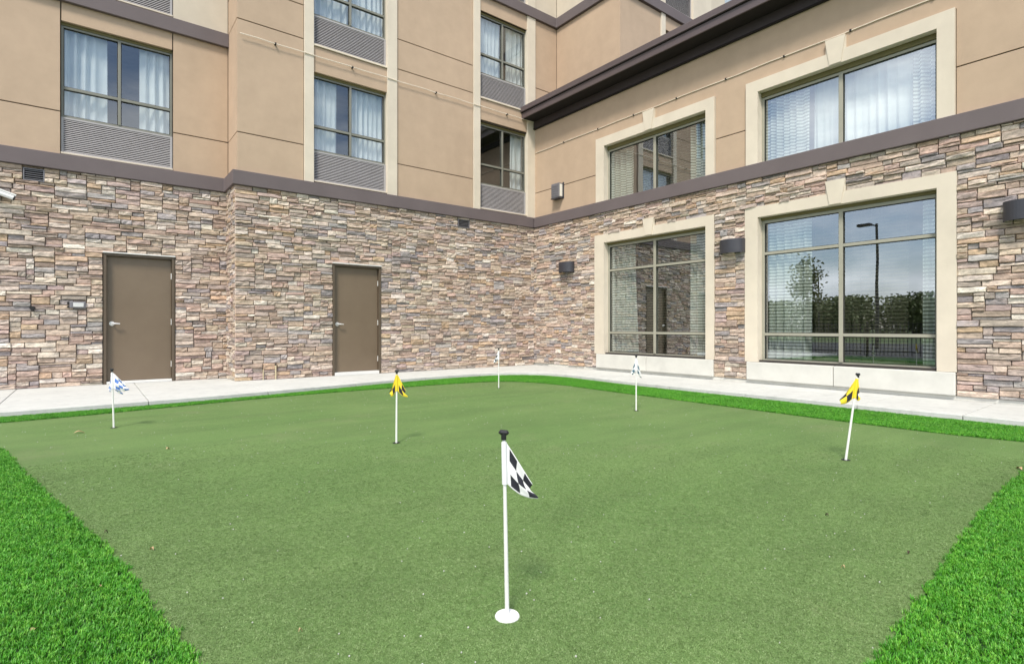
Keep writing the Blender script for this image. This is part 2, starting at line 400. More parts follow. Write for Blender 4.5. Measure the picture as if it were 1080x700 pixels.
for a, b in ((-6.025, -5.838), (-4.246, -4.012), (-1.967, -1.77), (-.26, .018)):
    for z0, z1 in ((ZB1, Z2), (Z3, ZT)):
        wbox('trim_pilaster', 'B', a, b, .035, -.16, z0, z1, M['trim'], hotel)
# tower side over the wing
for z0, z1, mt in ((6.0, Z2, 'stucco'), (Z3, ZT, 'cream')):
    panel('T', YT, 0, z0, z1, hotel, mt, gl=0)
    panel('F', XT + .0605, 2.4, z0, z1, hotel, mt, gl=0); panel('F', 3.98 if mt == 'stucco' else 4.75, 12, z0, z1 if mt == 'stucco' else Z3 + .62, hotel, mt)
panel('F', 4.75, 5.5, Z3 + .62, ZT, hotel, 'cream'); panel('F', 7.4, 12, Z3 + .62, ZT, hotel, 'cream'); panel('F', 5.5, 7.4, 11.6, ZT, hotel, 'cream')
panel('F', 2.58, 3.85, 8.87, Z2, hotel, gl=0, gr=0, gb=0); panel('F', 2.58, 3.85, 11.6, ZT, hotel, 'cream')
for a, b in ((2.4, 2.58), (3.85, 3.98)): wbox('trim_pilaster', 'F', a, b, .035, -.16, 6.0, Z2, M['trim'], hotel)
wbox('trim_pilaster', 'F', 2.4, 2.58, .035, -.16, Z3, ZT, M['trim'], hotel); wbox('trim_pilaster', 'F', 3.85, 4.74, .02, -.16, Z3, ZT, M['trim'], hotel)

# ---- mauve bands
def band(name, pts, z0, z1, n, parent, m='band', lip=.02):
    """pts: outline of the wall line (courtyard side), built as butted boxes"""
    mb = MB(); mb.prism(pts, z0, z1); return mb.build(name, M[m], parent, bevel=.008)
P_ = .09
band('belt_course', [(-12.5, YA - P_), (XR - P_, YA - P_), (XR - P_, -P_), (-P_, -P_), (-P_, .05), (XR + .05, .05), (XR + .05, YA + .05), (-12.5, YA + .05)], ZB0, ZB1, P_, hotel)
wbox('belt_course', 'R', -14.05, -P_ - .002, P_, -.05, ZB0, ZB1 - .003, M['band'], wing, .008)
wbox('belt_course', 'A', -12.5, XR - .002, .07, -.05, 6.49, 6.75, M['band'], hotel, .006)
band('belt_course', [(XR - .07, YA), (XR - .07, -.07), (XT - .07, -.07), (XT - .07, YT - .07), (12, YT - .07), (12, YT + .05), (XT + .05, YT + .05), (XT + .05, .05), (XR + .05, .05), (XR + .05, YA)], Z2, Z3, .07, hotel)

# ---- wing stucco
for a, b in ((-14, -8.965), (-5.963, -5.334), (-2.282, 0)):
    panel('R', a, b, ZB1, 4.575, wing, gb=0)
    mb = MB(); rng_box(mb, 'R', a + G, b - G, 0, -.06, 4.575 + G, 5.384); mb.build('stucco_panel', M['stucco'], wing)
mb = MB(); rng_box(mb, 'R', -14, -.001, 0, -.06, 5.384, 6.42); mb.build('stucco_panel', M['stucco'], wing)

# ---- window surrounds with keystones
def surround(y0, y1, zb, zt, yi0, yi1, zi, key_c, zkt, zkb, big):
    mb = MB()
    rng_box(mb, 'R', y0, yi0, .05, -.16, zb, zt); rng_box(mb, 'R', yi1, y1, .05, -.16, zb, zt); rng_box(mb, 'R', yi0, yi1, .05, -.16, zi, zt)
    s = mb.build('window_surround', M['trim'], wing)
    k = MB(); hw1, hw0 = .148, .085
    pts = [(key_c - hw0, zkb), (key_c + hw0, zkb), (key_c + hw1, zkt), (key_c - hw1, zkt)]
    b = len(k.v); k.v += [(-.048, p[0], p[1]) for p in pts] + [(-.064, p[0], p[1]) for p in pts]
    for q in ((3, 2, 1, 0), (4, 5, 6, 7), (0, 1, 5, 4), (1, 2, 6, 5), (2, 3, 7, 6), (3, 0, 4, 7)): k.f.append(q); k.mi.append(0)
    # back piece behind the keystone's upper half, above the surround
    k.box(-.046, -.0, key_c - hw1 * .98, key_c + hw1 * .98, zt + .002, zkt - .002)
    k.build('keystone', M['trim'], s)
surround(-5.334, -2.282, ZB1, 5.385, -5.149, -2.534, 5.18, -3.80, 5.60, 5.19, 0)
surround(-8.965, -5.963, ZB1, 5.385, -8.764, -6.183, 5.18, -7.455, 5.60, 5.19, 0)
surround(-5.334, -2.242, .385, 3.14, -5.149, -2.534, 2.95, -3.80, 3.31, 2.96, 1)
surround(-8.985, -5.945, .385, 3.14, -8.764, -6.183, 2.95, -7.455, 3.34, 2.96, 1)
for y0, y1, yj in ((-5.32, -2.31, -3.75), (-8.975, -5.985, -7.43)):
    for a, b in ((y0, yj - .004), (yj + .004, y1)):
        wbox('concrete_sill', 'R', a, b, .075, -.2, .062, .380, M['sill'], wing, .012)
wbox('foundation_strip', 'R', -14, -.0, .02, -.1, 0.0, .058, M['sill'], wing, .004)

# ---- windows
def window(w, u0, u1, z0, z1, umul, ztr, parent, frame, glass, depth, fw=.05, mw=.055, sill=True, head=.0):
    """frame with mullion and transoms set back in the opening; each pane a sub-part"""
    mb = MB(); a, b = -depth, -depth - .07
    rng_box(mb, w, u0, u0 + fw, a, b, z0, z1); rng_box(mb, w, u1 - fw, u1, a, b, z0, z1)
    rng_box(mb, w, u0 + fw, u1 - fw, a, b, z0, z0 + fw); rng_box(mb, w, u0 + fw, u1 - fw, a, b, z1 - fw - head, z1)
    rng_box(mb, w, umul - mw / 2, umul + mw / 2, a + .012, b, z0 + fw, z1 - fw - head)
    zs = [z0 + fw] + ztr + [z1 - fw - head]
    for (p, q) in ((u0 + fw, umul - mw / 2), (umul + mw / 2, u1 - fw)):
        for z in ztr: rng_box(mb, w, p, q, a + .004, b, z - .024, z + .024)
    win = mb.build('window', M[frame], parent, bevel=.004)
    for (p, q) in ((u0 + fw, umul - mw / 2), (umul + mw / 2, u1 - fw)):
        for i in range(len(zs) - 1):
            pz0 = zs[i] + (.024 if i else 0); pz1 = zs[i + 1] - (.024 if i + 1 < len(zs) - 1 else 0)
            g = MB(); c = (a + b) / 2
            g.face([wpt(w, p, c, pz0), wpt(w, q, c, pz0), wpt(w, q, c, pz1), wpt(w, p, c, pz1)])
            g.build('pane', M[glass], win)
            s = MB()   # thin black glazing gasket round the pane
            e = .009
            rng_box(s, w, p, q, a - .012, a - .03, pz1 - e, pz1); rng_box(s, w, p, q, a - .012, a - .03, pz0, pz0 + e)
            rng_box(s, w, p, p + e, a - .012, a - .03, pz0 + e, pz1 - e); rng_box(s, w, q - e, q, a - .012, a - .03, pz0 + e, pz1 - e)
            s.build('gasket', M['black'], win)
    return win
def louver(w, u0, u1, z0, z1, parent, depth=.03, n=17):
    mb = MB(); a, b = -depth, -depth - .08
    fw = .035
    rng_box(mb, w, u0, u0 + fw, a, b, z0, z1); rng_box(mb, w, u1 - fw, u1, a, b, z0, z1)
    rng_box(mb, w, u0 + fw, u1 - fw, a, b, z1 - .03, z1); rng_box(mb, w, u0 + fw, u1 - fw, a, b, z0, z0 + .03)
    g = mb.build('louver_grille', M['slat'], parent, bevel=.003)
    mb = MB(); rng_box(mb, w, u0 + fw, u1 - fw, b + .012, b, z0 + .03, z1 - .03); mb.build('grille_back', M['black'], g)
    pitch = (z1 - z0 - .06) / n; proto = None
    for i in range(n):
        zc = z0 + .03 + (i + .5) * pitch
        if proto is None:
            s = MB(); h = pitch * .27
            s.v += [wpt(w, u, nn, zz) for u in (u0 + fw, u1 - fw) for nn, zz in ((a - .002, zc - h), (a - .012, zc + h), (a - .016, zc + h), (a - .006, zc - h))]
            for q in ((0, 1, 5, 4), (3, 7, 6, 2), (0, 4, 7, 3), (1, 2, 6, 5)): s.f.append(q); s.mi.append(0)
            proto = s.build('slat', M['slat'], g)
            base = proto.location.copy()
        else:
            c = proto.copy(); COL.objects.link(c); c.parent = g; c.location = base + Vector((0, 0, i * pitch))
    return g
def reveal(w, u0, u1, z0, z1, depth, parent, m='frame_dark', th=.03):
    """head and jambs of the opening, between the wall face and the frame"""
    mb = MB(); rng_box(mb, w, u0, u1, -.062, -depth - .07, z1 - th, z1 + .0)
    return mb.build('window_head', M[m], parent)

def guest_window(w, u0, u1, zb, zt, zmid, ztr, parent):
    reveal(w, u0, u1, zb, zt, .05, parent, th=.045)
    window(w, u0, u1, zmid, zt - .047, (u0 + u1) / 2, [ztr], parent, 'frame_grey', 'glass_up', .075, .035, .045)
    louver(w, u0, u1, zb + .03, zmid - .004, parent, .05)
    wbox('window_sill', w, u0, u1, .012, -.1, zb, zb + .028, M['trim'], parent, .003)
guest_window('A', G_A[0], G_A[1], 3.93, 6.175, 4.57, 5.07, hotel)
guest_window('A', G_A[0], G_A[1], 6.79, 9.0, 7.43, 7.93, hotel)
guest_window('B', WC1[0], WC1[1], 3.94, 6.16, 4.58, 5.09, hotel)
guest_window('B', WC1[0], WC1[1], 6.70, 8.87, 7.34, 7.84, hotel)
guest_window('B', WC1[0], WC1[1], 9.52, 11.6, 10.14, 10.64, hotel)
guest_window('B', WC2[0], WC2[1], 3.94, 6.12, 4.58, 5.08, hotel)
guest_window('B', WC2[0], WC2[1], 6.70, 8.86, 7.34, 7.84, hotel)
guest_window('B', WC2[0], WC2[1], 9.52, 11.6, 10.14, 10.64, hotel)
guest_window('F', 2.58, 3.85, 9.52, 11.6, 10.14, 10.64, hotel)
guest_window('F', 2.58, 3.85, 6.9, 8.87, 7.4, 7.9, hotel)
guest_window('F', 5.5, 7.4, 9.52, 11.6, 10.14, 10.64, hotel)

for y0, y1, ym in ((-5.149, -2.534, -3.85), (-8.764, -6.183, -7.48)):
    wbox('window_head', 'R', y0, y1, -.075, -.19, 5.10, 5.178, M['frame_dark'], wing, 0)
    window('R', y0, y1, ZB1, 5.098, ym, [], wing, 'frame', 'glass', .10, .045, .06)
    wbox('window_head', 'R', y0, y1, -.075, -.19, 2.90, 2.948, M['frame_dark'], wing, 0)
    window('R', y0, y1, .385, 2.898, ym, [.875, 2.31], wing, 'frame', 'glass', .10, .05, .06)

# ---- rooms behind the glass
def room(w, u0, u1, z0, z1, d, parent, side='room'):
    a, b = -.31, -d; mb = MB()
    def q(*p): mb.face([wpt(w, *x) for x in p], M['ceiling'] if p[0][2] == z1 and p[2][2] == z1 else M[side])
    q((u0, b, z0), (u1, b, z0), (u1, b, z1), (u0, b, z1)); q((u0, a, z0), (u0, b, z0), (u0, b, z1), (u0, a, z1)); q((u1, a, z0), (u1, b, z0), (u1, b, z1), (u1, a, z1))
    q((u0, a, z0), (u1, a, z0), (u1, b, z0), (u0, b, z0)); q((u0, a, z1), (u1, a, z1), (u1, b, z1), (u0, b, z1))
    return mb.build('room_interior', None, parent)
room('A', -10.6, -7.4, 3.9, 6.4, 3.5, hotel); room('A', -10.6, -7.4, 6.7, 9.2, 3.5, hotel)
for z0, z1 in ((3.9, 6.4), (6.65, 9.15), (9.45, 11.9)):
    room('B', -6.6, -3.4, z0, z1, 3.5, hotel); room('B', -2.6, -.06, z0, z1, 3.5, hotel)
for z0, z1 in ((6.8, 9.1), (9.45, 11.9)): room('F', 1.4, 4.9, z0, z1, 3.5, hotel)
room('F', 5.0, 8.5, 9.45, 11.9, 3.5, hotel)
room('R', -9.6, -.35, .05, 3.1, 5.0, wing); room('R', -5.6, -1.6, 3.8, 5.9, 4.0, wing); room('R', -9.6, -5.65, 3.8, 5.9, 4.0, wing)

# ---- curtains: each hanging panel is a thing of its own
def curtain(w, u0, u1, z0, z1, n, mat, label, amp=.035, wave=.13, flare=0.0):
    mb = MB(); N = max(10, int((u1 - u0) / .013)); K = 6; r = random.Random(label); ph = r.random() * 6
    ks = [(wave * r.uniform(.8, 1.25), r.random() * 6, amp * r.uniform(.6, 1)) for _ in range(3)]
    for j in range(K + 1):
        t = j / K; z = z1 + (z0 - z1) * t
        for i in range(N + 1):
            s = i / N; u = u0 + (u1 - u0) * s; u += flare * t * t * (s - .5) * (u1 - u0)
            off = sum(a * math.sin(2 * math.pi * u / k + p + .35 * math.sin(3 * t + p)) for k, p, a in ks) / 1.6
            mb.v.append(wpt(w, u + off * .25, n + off, z))
    for j in range(K):
        for i in range(N):
            a = j * (N + 1) + i; mb.f.append((a, a + 1, a + N + 2, a + N + 1)); mb.mi.append(0)
    o = mb.build('curtain', M[mat], None, smooth=True)
    return tag(o, label, 'curtain', 'curtains hanging inside the windows')
def pair(w, u0, u1, z0, z1, lw, rw, la, lb):
    if la: curtain(w, u0 + .02, u0 + lw, z0, z1, -.215, 'curtain', la)
    if lb: curtain(w, u1 - rw, u1 + .05, z0, z1, -.215, 'curtain', lb)
pair('A', *G_A, 4.2, 6.25, .63, .50, 'white sheer left curtain in the lower guest window above the left door', 'white sheer right curtain in the lower guest window above the left door')
pair('A', *G_A, 7.2, 9.05, .7, .7, 'left curtain in the top left guest window, its louver just in frame', 'right curtain in the top left guest window, its louver just in frame')
pair('B', *WC1, 4.2, 6.25, .55, .72, 'pleated white left curtain in the window column middle left, lower window', 'pleated white right curtain in the window column middle left, lower window')
pair('B', *WC1, 7.0, 8.95, .95, .70, 'pleated left curtain of the window cut by the top edge, above the middle left window', 'pleated right curtain of the window cut by the top edge, above the middle left window')
pair('B', *WC1, 9.8, 11.65, .8, .8, 'left curtain in the third storey window of the middle left column', 'right curtain in the third storey window of the middle left column')
pair('B', *WC2, 4.2, 6.25, .3, .42, None, 'pale curtain drawn to the right in the dark lower window beside the inner corner')
pair('B', *WC2, 7.0, 8.95, .78, .52, 'pale left curtain in the upper window beside the inner corner', 'pale right curtain in the upper window beside the inner corner')
pair('B', *WC2, 9.8, 11.65, .7, .6, 'left curtain in the third storey window beside the inner corner', 'right curtain in the third storey window beside the inner corner')
pair('F', 2.58, 3.85, 9.8, 11.65, .5, .5, 'left curtain in the tower window above the eave', 'right curtain in the tower window above the eave')
pair('F', 5.5, 7.4, 9.8, 11.65, .8, .7, 'left curtain in the farthest right tower window', 'right curtain in the farthest right tower window')
# striped drapes of the wing
curtain('R', -3.20, -2.50, 3.80, 5.3, -.23, 'curtain_stripe', 'striped drape at the left end of the upper window nearer the corner')
curtain('R', -5.20, -4.66, 3.80, 5.3, -.23, 'curtain_stripe', 'striped drape at the right end of the upper window nearer the corner')
curtain('R', -4.60, -3.35, 3.80, 5.3, -.31, 'curtain_sheer', 'dim sheer in the middle of the upper window nearer the corner')
curtain('R', -6.95, -6.10, 3.80, 5.3, -.23, 'curtain_stripe', 'striped drape at the left end of the upper right window')
curtain('R', -8.82, -8.42, 3.80, 5.3, -.23, 'curtain_stripe', 'striped drape at the right end of the upper right window')
curtain('R', -8.40, -6.98, 3.80, 5.3, -.31, 'curtain', 'white sheer across the middle of the upper right window')
curtain('R', -3.25, -2.50, .08, 3.06, -.23, 'curtain_stripe', 'striped drape at the left end of the lower window nearer the corner', flare=.1)
curtain('R', -5.20, -4.62, .08, 3.06, -.23, 'curtain_stripe', 'striped drape at the right end of the lower window nearer the corner', flare=.1)
curtain('R', -4.60, -3.27, .08, 3.06, -.31, 'curtain_sheer', 'brown sheer across the middle of the lower window nearer the corner')
curtain('R', -6.95, -6.25, .08, 3.06, -.23, 'curtain_stripe', 'striped drape at the left end of the lower right window', flare=.15)
curtain('R', -8.82, -8.52, .08, 3.06, -.23, 'curtain_stripe', 'striped drape at the right end of the lower right window')
curtain('R', -8.34, -6.97, .08, 3.06, -.31, 'curtain_sheer', 'thin striped sheer across the lower right window')

# ---- doors
def door(w, u0, u1, z1, zb, label):
    fw = .045
    mb = MB()
    rng_box(mb, w, u0, u0 + fw, .05, -.16, 0, z1); rng_box(mb, w, u1 - fw, u1, .05, -.16, 0, z1); rng_box(mb, w, u0 + fw, u1 - fw, .05, -.16, z1 - fw, z1)
    rng_box(mb, w, u0 + fw, u1 - fw, -.125, -.16, 0, z1 - fw)
    fr = mb.build('door_frame', M['door_frame'], hotel, bevel=.003)
    mb = MB(); rng_box(mb, w, u0 + fw + .004, u1 - fw - .004, -.03, -.075, zb, z1 - fw - .004)
    d = mb.build('door', M['door'], hotel, bevel=.003); tag(d, label)
    wbox('threshold', w, u0 + fw, u1 - fw, .055, -.12, 0.002, zb - .006, M['white_metal'], d, .004)
    wbox('drip_cap', w, u0 - .01, u1 + .01, .075, .0, z1 + .001, z1 + .022, M['white_metal'], d, .003)
    ru = u0 + fw + .075; hz = 1.065
    h = MB(); h.tube([wpt(w, ru, -.03, hz), wpt(w, ru, -.016, hz)], .040, None, 16); h.tube([wpt(w, ru, -.02, hz), wpt(w, ru, .035, hz)], .012, None, 10)
    h.tube([wpt(w, ru, .035, hz), wpt(w, ru + .05, .04, hz), wpt(w, ru + .115, .032, hz - .004)], [.015, .014, .011], None, 10)
    h.build('lever_handle', M['steel'], d, smooth=False)
    for hzz in (.32, 1.10, 1.95):
        g = MB(); g.tube([wpt(w, u1 - fw - .002, -.018, hzz - .055), wpt(w, u1 - fw - .002, -.018, hzz + .055)], .010, None, 10); g.build('hinge', M['steel'], d)
door('A', -9.211, -8.148, 2.30, .05, 'left brown metal door')
door('B', -5.464, -4.402, 2.31, .07, 'brown metal door in the projecting wall')

# ---- wall vents in the stone
for w, a, b in (('A', -10.256, -9.99), ('B', -2.433, -2.106)):
    mb = MB(); rng_box(mb, w, a, a + .015, .05, -.1, 3.40, 3.60); rng_box(mb, w, b - .015, b, .05, -.1, 3.40, 3.60)
    rng_box(mb, w, a + .015, b - .015, .05, -.1, 3.40, 3.415); rng_box(mb, w, a + .015, b - .015, .05, -.1, 3.585, 3.60)
    rng_box(mb, w, a + .015, b - .015, -.05, -.1, 3.415, 3.585, M['black'])
    mb.mats = [M['lamp_grey'], M['black']]; mb.mi = [0] * 24 + [1] * 6
    v = mb.build('wall_vent', None, hotel)
    for i in range(5):
        z = 3.43 + i * .033; s = MB(); rng_box(s, w, a + .015, b - .015, .04, .0, z, z + .009); s.build('slat', M['lamp_grey'], v)

# ------------------------------------------------------------------ ledge stone
PAL = [((.47, .375, .29), 5), ((.54, .44, .355), 5), ((.39, .295, .24), 3), ((.46, .34, .285), 4.5), ((.27, .26, .275), 2.0), ((.35, .33, .335), 2.8),
       ((.50, .36, .24), 2.0), ((.63, .55, .47), 4.5), ((.45, .385, .33), 4), ((.41, .32, .30), 2.4), ((.69, .635, .57), 1.8), ((.37, .32, .285), 2.6)]
def stone_colour(r):
    t = r.uniform(0, sum(p[1] for p in PAL))
    for c, wt in PAL:
        t -= wt
        if t <= 0: break
    k = r.uniform(.84, 1.14); return tuple(min(.8, (x * .80 + q * .20) * k * r.uniform(.975, 1.025)) for x, q in zip(c, (.45, .37, .325)))
def stone_variant(i):
    """unit stone: x -.5...5, z 0..1, front towards -y; its front is a broken, uneven face"""
    r = random.Random(100 + i); nx, nz = 5, 3
    xs = [-.5, -.47, -.5 + .33 + r.uniform(-.05, .05), .5 - .33 + r.uniform(-.05, .05), .47, .5][:6]; xs = [xs[0], xs[1], xs[2], xs[3], xs[4], xs[5]]
    zs = [0, .10, .55 + r.uniform(-.15, .15), .90, 1]
    v = []; f = []
    for j, z in enumerate(zs):
        for k, x in enumerate(xs):
            edge = j in (0, len(zs) - 1) or k in (0, len(xs) - 1)
            y = -.62 + r.uniform(-.12, .12) if edge else -1 + r.uniform(-.30, .12)
            v.append((x + r.uniform(-.008, .008), y, z + (r.uniform(-.05, .05) if j in (0, 4) else r.uniform(-.06, .06))))
    W = len(xs)
    for j in range(len(zs) - 1):
        for k in range(W - 1):
            a = j * W + k; f.append((a, a + 1, a + W + 1, a + W))
    ring = [k for k in range(W)] + [j * W + W - 1 for j in range(1, 5)] + [4 * W + k for k in range(W - 2, -1, -1)] + [j * W for j in range(3, 0, -1)]
    b = len(v); v += [(-.5, 0, 0), (.5, 0, 0), (.5, 0, 1), (-.5, 0, 1)]
    f.append((b, b + 1, *[k for k in range(W - 1, -1, -1)])); f.append((b + 1, b + 2, *[j * W + W - 1 for j in range(4, -1, -1)]))
    f.append((b + 2, b + 3, *[4 * W + k for k in range(0, W)])); f.append((b + 3, b, *[j * W for j in range(0, 5)]))
    return v, f
NV = 14
VAR = [stone_variant(i) for i in range(NV)]
VMESH = []
for i, (v, f) in enumerate(VAR):
    me = bpy.data.meshes.new('stone'); me.from_pydata(v, [], f); me.materials.append(M['stone_obj']); me.update(); VMESH.append(me)

def lay(w, u0, u1, z0, z1, holes, seed):
    """lays courses of one to three units; returns (w, uc, z, width, height, depth, colour, variant)"""
    r = random.Random(seed); rows = [z0]
    while rows[-1] < z1 - .03: rows.append(rows[-1] + r.choice((.034, .038, .043, .047)))
    rows[-1] = z1
    if rows[-1] - rows[-2] < .03: rows.pop(-2)
    nr = len(rows) - 1; du = .02; nu = int(round((u1 - u0) / du)); occ = np.zeros((nr, nu), bool)
    res = []
    def blocked(j, i):
        uc = u0 + (i + .5) * du; zc = (rows[j] + rows[j + 1]) / 2
        return any(h[0] < uc < h[1] and h[2] < zc < h[3] for h in holes)
    blk = np.zeros((nr, nu), bool)
    for j in range(nr):
        for i in range(nu): blk[j, i] = blocked(j, i)
    occ |= blk
    for j in range(nr):
        i = 0
        while i < nu:
            if occ[j, i]: i += 1; continue
            hh = r.choices((1, 2, 3), (.30, .67, .03))[0]; hh = min(hh, nr - j)
            L = int(r.choice((r.uniform(.12, .24), r.uniform(.2, .36), r.uniform(.26, .52))) / du)
            if hh == 3: L = int(r.uniform(.14, .34) / du)
            k = i
            while k < nu and k - i < L and not occ[j, k]: k += 1
            if k < nu and 0 < nu - k < 4 and not occ[j, k:nu].any(): k = nu
            m2 = k
            while m2 < nu and not occ[j, m2]: m2 += 1
            if m2 - k < 5: k = m2
            while hh > 1 and occ[j:j + hh, i:k].any(): hh -= 1
            occ[j:j + hh, i:k] = True
            g = .0028
            a, b = u0 + i * du + g * r.uniform(.3, 1.5), u0 + k * du - g * r.uniform(.3, 1.5)
            za, zb = rows[j] + g * r.uniform(.2, 1.4), rows[j + hh] - g * r.uniform(.2, 1.6)
            # trim against openings
            for h in holes:
                if h[2] < (za + zb) / 2 < h[3]:
                    if a < h[0] < b: b = h[0]
                    elif a < h[1] < b: a = h[1]
            res.append((w, (a + b) / 2, za, b - a, zb - za, r.uniform(.022, .058), stone_colour(r), r.randrange(NV)))
            i = k
    return res
def ppx(p):
    d = Vector(p) - Vector((CAMX, CAMY, CAMZ)); z = d.dot(FWD)
    if z < .3: return None
    return 540 + FPX * d.dot(RGT) / z, HOR - FPX * d.z / z, z
def place(s):
    w, u, z, wd, h, d, c, v = s
    loc = Vector(wpt(w, u, 0, z)); rot = 0 if w in 'AB' else -math.pi / 2
    return loc, rot
def stones(sts, parent, wallname):
    vis = []
    for i, s in enumerate(sts):
        a = ppx(wpt(s[0], s[1] - s[3] / 2, 0, s[2])); b = ppx(wpt(s[0], s[1] + s[3] / 2, 0, s[2] + s[4]))
        area = 0
        if a and b and -5 < a[0] < 1085 and -5 < b[0] < 1085: area = abs(a[0] - b[0]) * FPX * s[4] / a[2]
        vis.append((-area, i))
    vis.sort(); top = {i for _, i in vis[:300]}
    base = parent.location
    V = []; Fc = []; C = []; off = 0
    for i, s in enumerate(sts):
        loc, rot = place(s)
        if i in top:
            o = bpy.data.objects.new('stone', VMESH[s[7]]); COL.objects.link(o); o.parent = parent
            o.location = loc - base; o.rotation_euler = (0, 0, rot); o.scale = (s[3], s[5], s[4]); o.color = (*s[6], 1)
        else:
            v, f = VAR[s[7]]; cr_, sr = math.cos(rot), math.sin(rot)
            for x, y, z in v:
                x *= s[3]; y *= s[5]; z *= s[4]
                V.append((loc.x - base.x + x * cr_ - y * sr, loc.y - base.y + x * sr + y * cr_, loc.z + z))
            for q in f: Fc.append(tuple(k + off for k in q)); C += [(*s[6], 1)] * len(q)
            off += len(v)
    me = bpy.data.meshes.new('stone_cladding'); me.from_pydata(V, [], Fc); me.materials.append(M['stone_mesh'])
    ca = me.color_attributes.new('stone_colour', 'FLOAT_COLOR', 'CORNER'); ca.data.foreach_set('color', np.array(C, dtype=np.float32).ravel())
    me.update(); o = bpy.data.objects.new('stone_cladding', me); COL.objects.link(o); o.parent = parent; o['kind'] = 'stuff'
    o['label'] = wallname
sA = lay('A', -12.5, XR - .002, .0, ZB0, [h for h in holesA if h[3] < 3.7], 1)
sB = lay('B', XR - .04, -.04, .0, ZB0, [h for h in holesB if h[3] < 3.7], 2)
sC = lay('C', .0, YA - .04, .0, ZB0, [], 3)
stones(sA + sB + sC, hotel, 'smaller ledge stones of the base')
sR = lay('R', -14, 0.0, .06, ZB0, [(-5.334, -2.242, .385, 3.14), (-8.985, -5.945, .385, 3.14), (-5.32, -2.31, 0, .385), (-8.975, -5.985, 0, .385),
     (-3.95, -3.65, 3.14, 3.31), (-7.60, -7.31, 3.14, 3.34)], 4)
stones(sR, wing, 'smaller ledge stones of the wing base')

# ------------------------------------------------------------------ eave of the wing
OV = .41
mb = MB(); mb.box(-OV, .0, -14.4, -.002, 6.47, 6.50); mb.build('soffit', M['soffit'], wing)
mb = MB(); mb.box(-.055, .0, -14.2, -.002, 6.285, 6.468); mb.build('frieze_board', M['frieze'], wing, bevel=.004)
mb = MB(); mb.box(-.065, -.0, -14.2, -.002, 6.262, 6.284); mb.build('frieze_trim', M['soffit'], wing)
mb = MB(); mb.box(-OV - .03, -OV, -14.42, -.002, 6.47, 6.615); mb.build('fascia', M['fascia'], wing, bevel=.003)
mb = MB(); mb.box(-OV - .045, -OV + .1, -14.43, -.002, 6.617, 6.632); mb.build('drip_edge', M['soffit'], wing)
mb = MB(); mb.box(-OV - .075, -OV + .1, -14.45, -.002, 6.634, 6.76); mb.build('gutter', M['fascia'], wing, bevel=.006)
mb = MB(); mb.v += [(-OV + .1, -14.4, 6.74), (8.3, -14.4, 7.1), (8.3, -2.4, 7.1), (.7, -2.4, 6.8), (.7, -.1, 6.8), (-OV + .1, -.1, 6.74)]; mb.f.append((0, 1, 2, 3, 4, 5)); mb.mi.append(0)
mb.build('roof', M['roof'], wing)

# ------------------------------------------------------------------ cables along the walls
def cable(w, u0, u1, z, n, clips, label):
    mb = MB(); r = random.Random(3); pts = []
    N = 24
    for i in range(N + 1):
        u = u0 + (u1 - u0) * i / N; pts.append(wpt(w, u, n, z + .006 * math.sin(i * 2.1)))
    mb.tube(pts, .0085, None, 6)
    o = mb.build('wall_cable', M['cable'], None); tag(o, label, 'cable', 'pale cables clipped along the stucco')
    for c in clips:
        k = MB(); rng_box(k, w, c - .013, c + .013, n + .014, 0, z - .016, z + .016); k.build('clip', M['black'], o)
cable('B', -7.2, -.05, 6.46, .048, (-6.573, -5.04, -3.03, -.94), 'pale cable clipped across the stucco of the hotel block between two window rows')
cable('R', -13.8, -.06, 5.64, .012, (-1.16, -2.32, -3.37, -4.47, -5.55, -6.63, -7.66, -8.71, -9.8), 'pale cable clipped along the wing stucco under the dark eave')

# ------------------------------------------------------------------ wall lamps
def half_lamp(y, z, label):
    root = empty('wall_lamp', (0, y, z), label, 'wall lamp', 'charcoal half round wall lamps')
    mb = MB(); N = 20; hw, dp, h = .235, .19, .25
    pts = [(-.05 - dp * math.sin(math.pi * i / N) ** .75 if 0 < i < N else -.05, y - hw * math.cos(math.pi * i / N)) for i in range(N + 1)]
    inner = [(-.055 - (dp - .014) * math.sin(math.pi * i / N) ** .75 if 0 < i < N else -.055, y - (hw - .014) * math.cos(math.pi * i / N)) for i in range(N + 1)]
    for (p, q) in zip(pts, pts[1:]): mb.face([(p[0], p[1], z), (q[0], q[1], z), (q[0], q[1], z + h), (p[0], p[1], z + h)])
    for (p, q) in zip(inner, inner[1:]): mb.face([(q[0], q[1], z), (p[0], p[1], z), (p[0], p[1], z + h), (q[0], q[1], z + h)])
    for i in range(N): mb.face([(*pts[i], z), (*inner[i], z), (*inner[i + 1], z), (*pts[i + 1], z)])
    mb.face([(*p, z + h - .012) for p in pts]); mb.build('shade', M['lamp'], root)
    b = MB(); b.box(-.055, -.0, y - .17, y + .17, z + .02, z + h - .03); b.build('back_plate', M['lamp'], root)
    d = MB(); d.tube([(-.13, y, z + .03), (-.13, y, z + .17)], .05, None, 12); d.build('bulb', M['diffuser'], root)
half_lamp(-1.335, 2.355, 'charcoal half round wall lamp on the stone between the corner and the first window')
half_lamp(-5.72, 2.355, 'charcoal half round wall lamp on the stone pier between the two lower windows')
half_lamp(-9.70, 2.355, 'charcoal half round wall lamp at the right edge, past the last window')
bl = empty('wall_light_box', (0, -1.0, 4.25), 'small square grey light box on the wing stucco beside the inner corner', 'wall light')
mb = MB(); mb.box(-.15, -.0, -1.12, -.84, 4.26, 4.62); mb.build('housing', M['lamp_grey'], bl, bevel=.01)
mb = MB(); mb.box(-.115, -.03, -1.126, -1.12, 4.285, 4.59); mb.build('lens', M['diffuser'], bl)
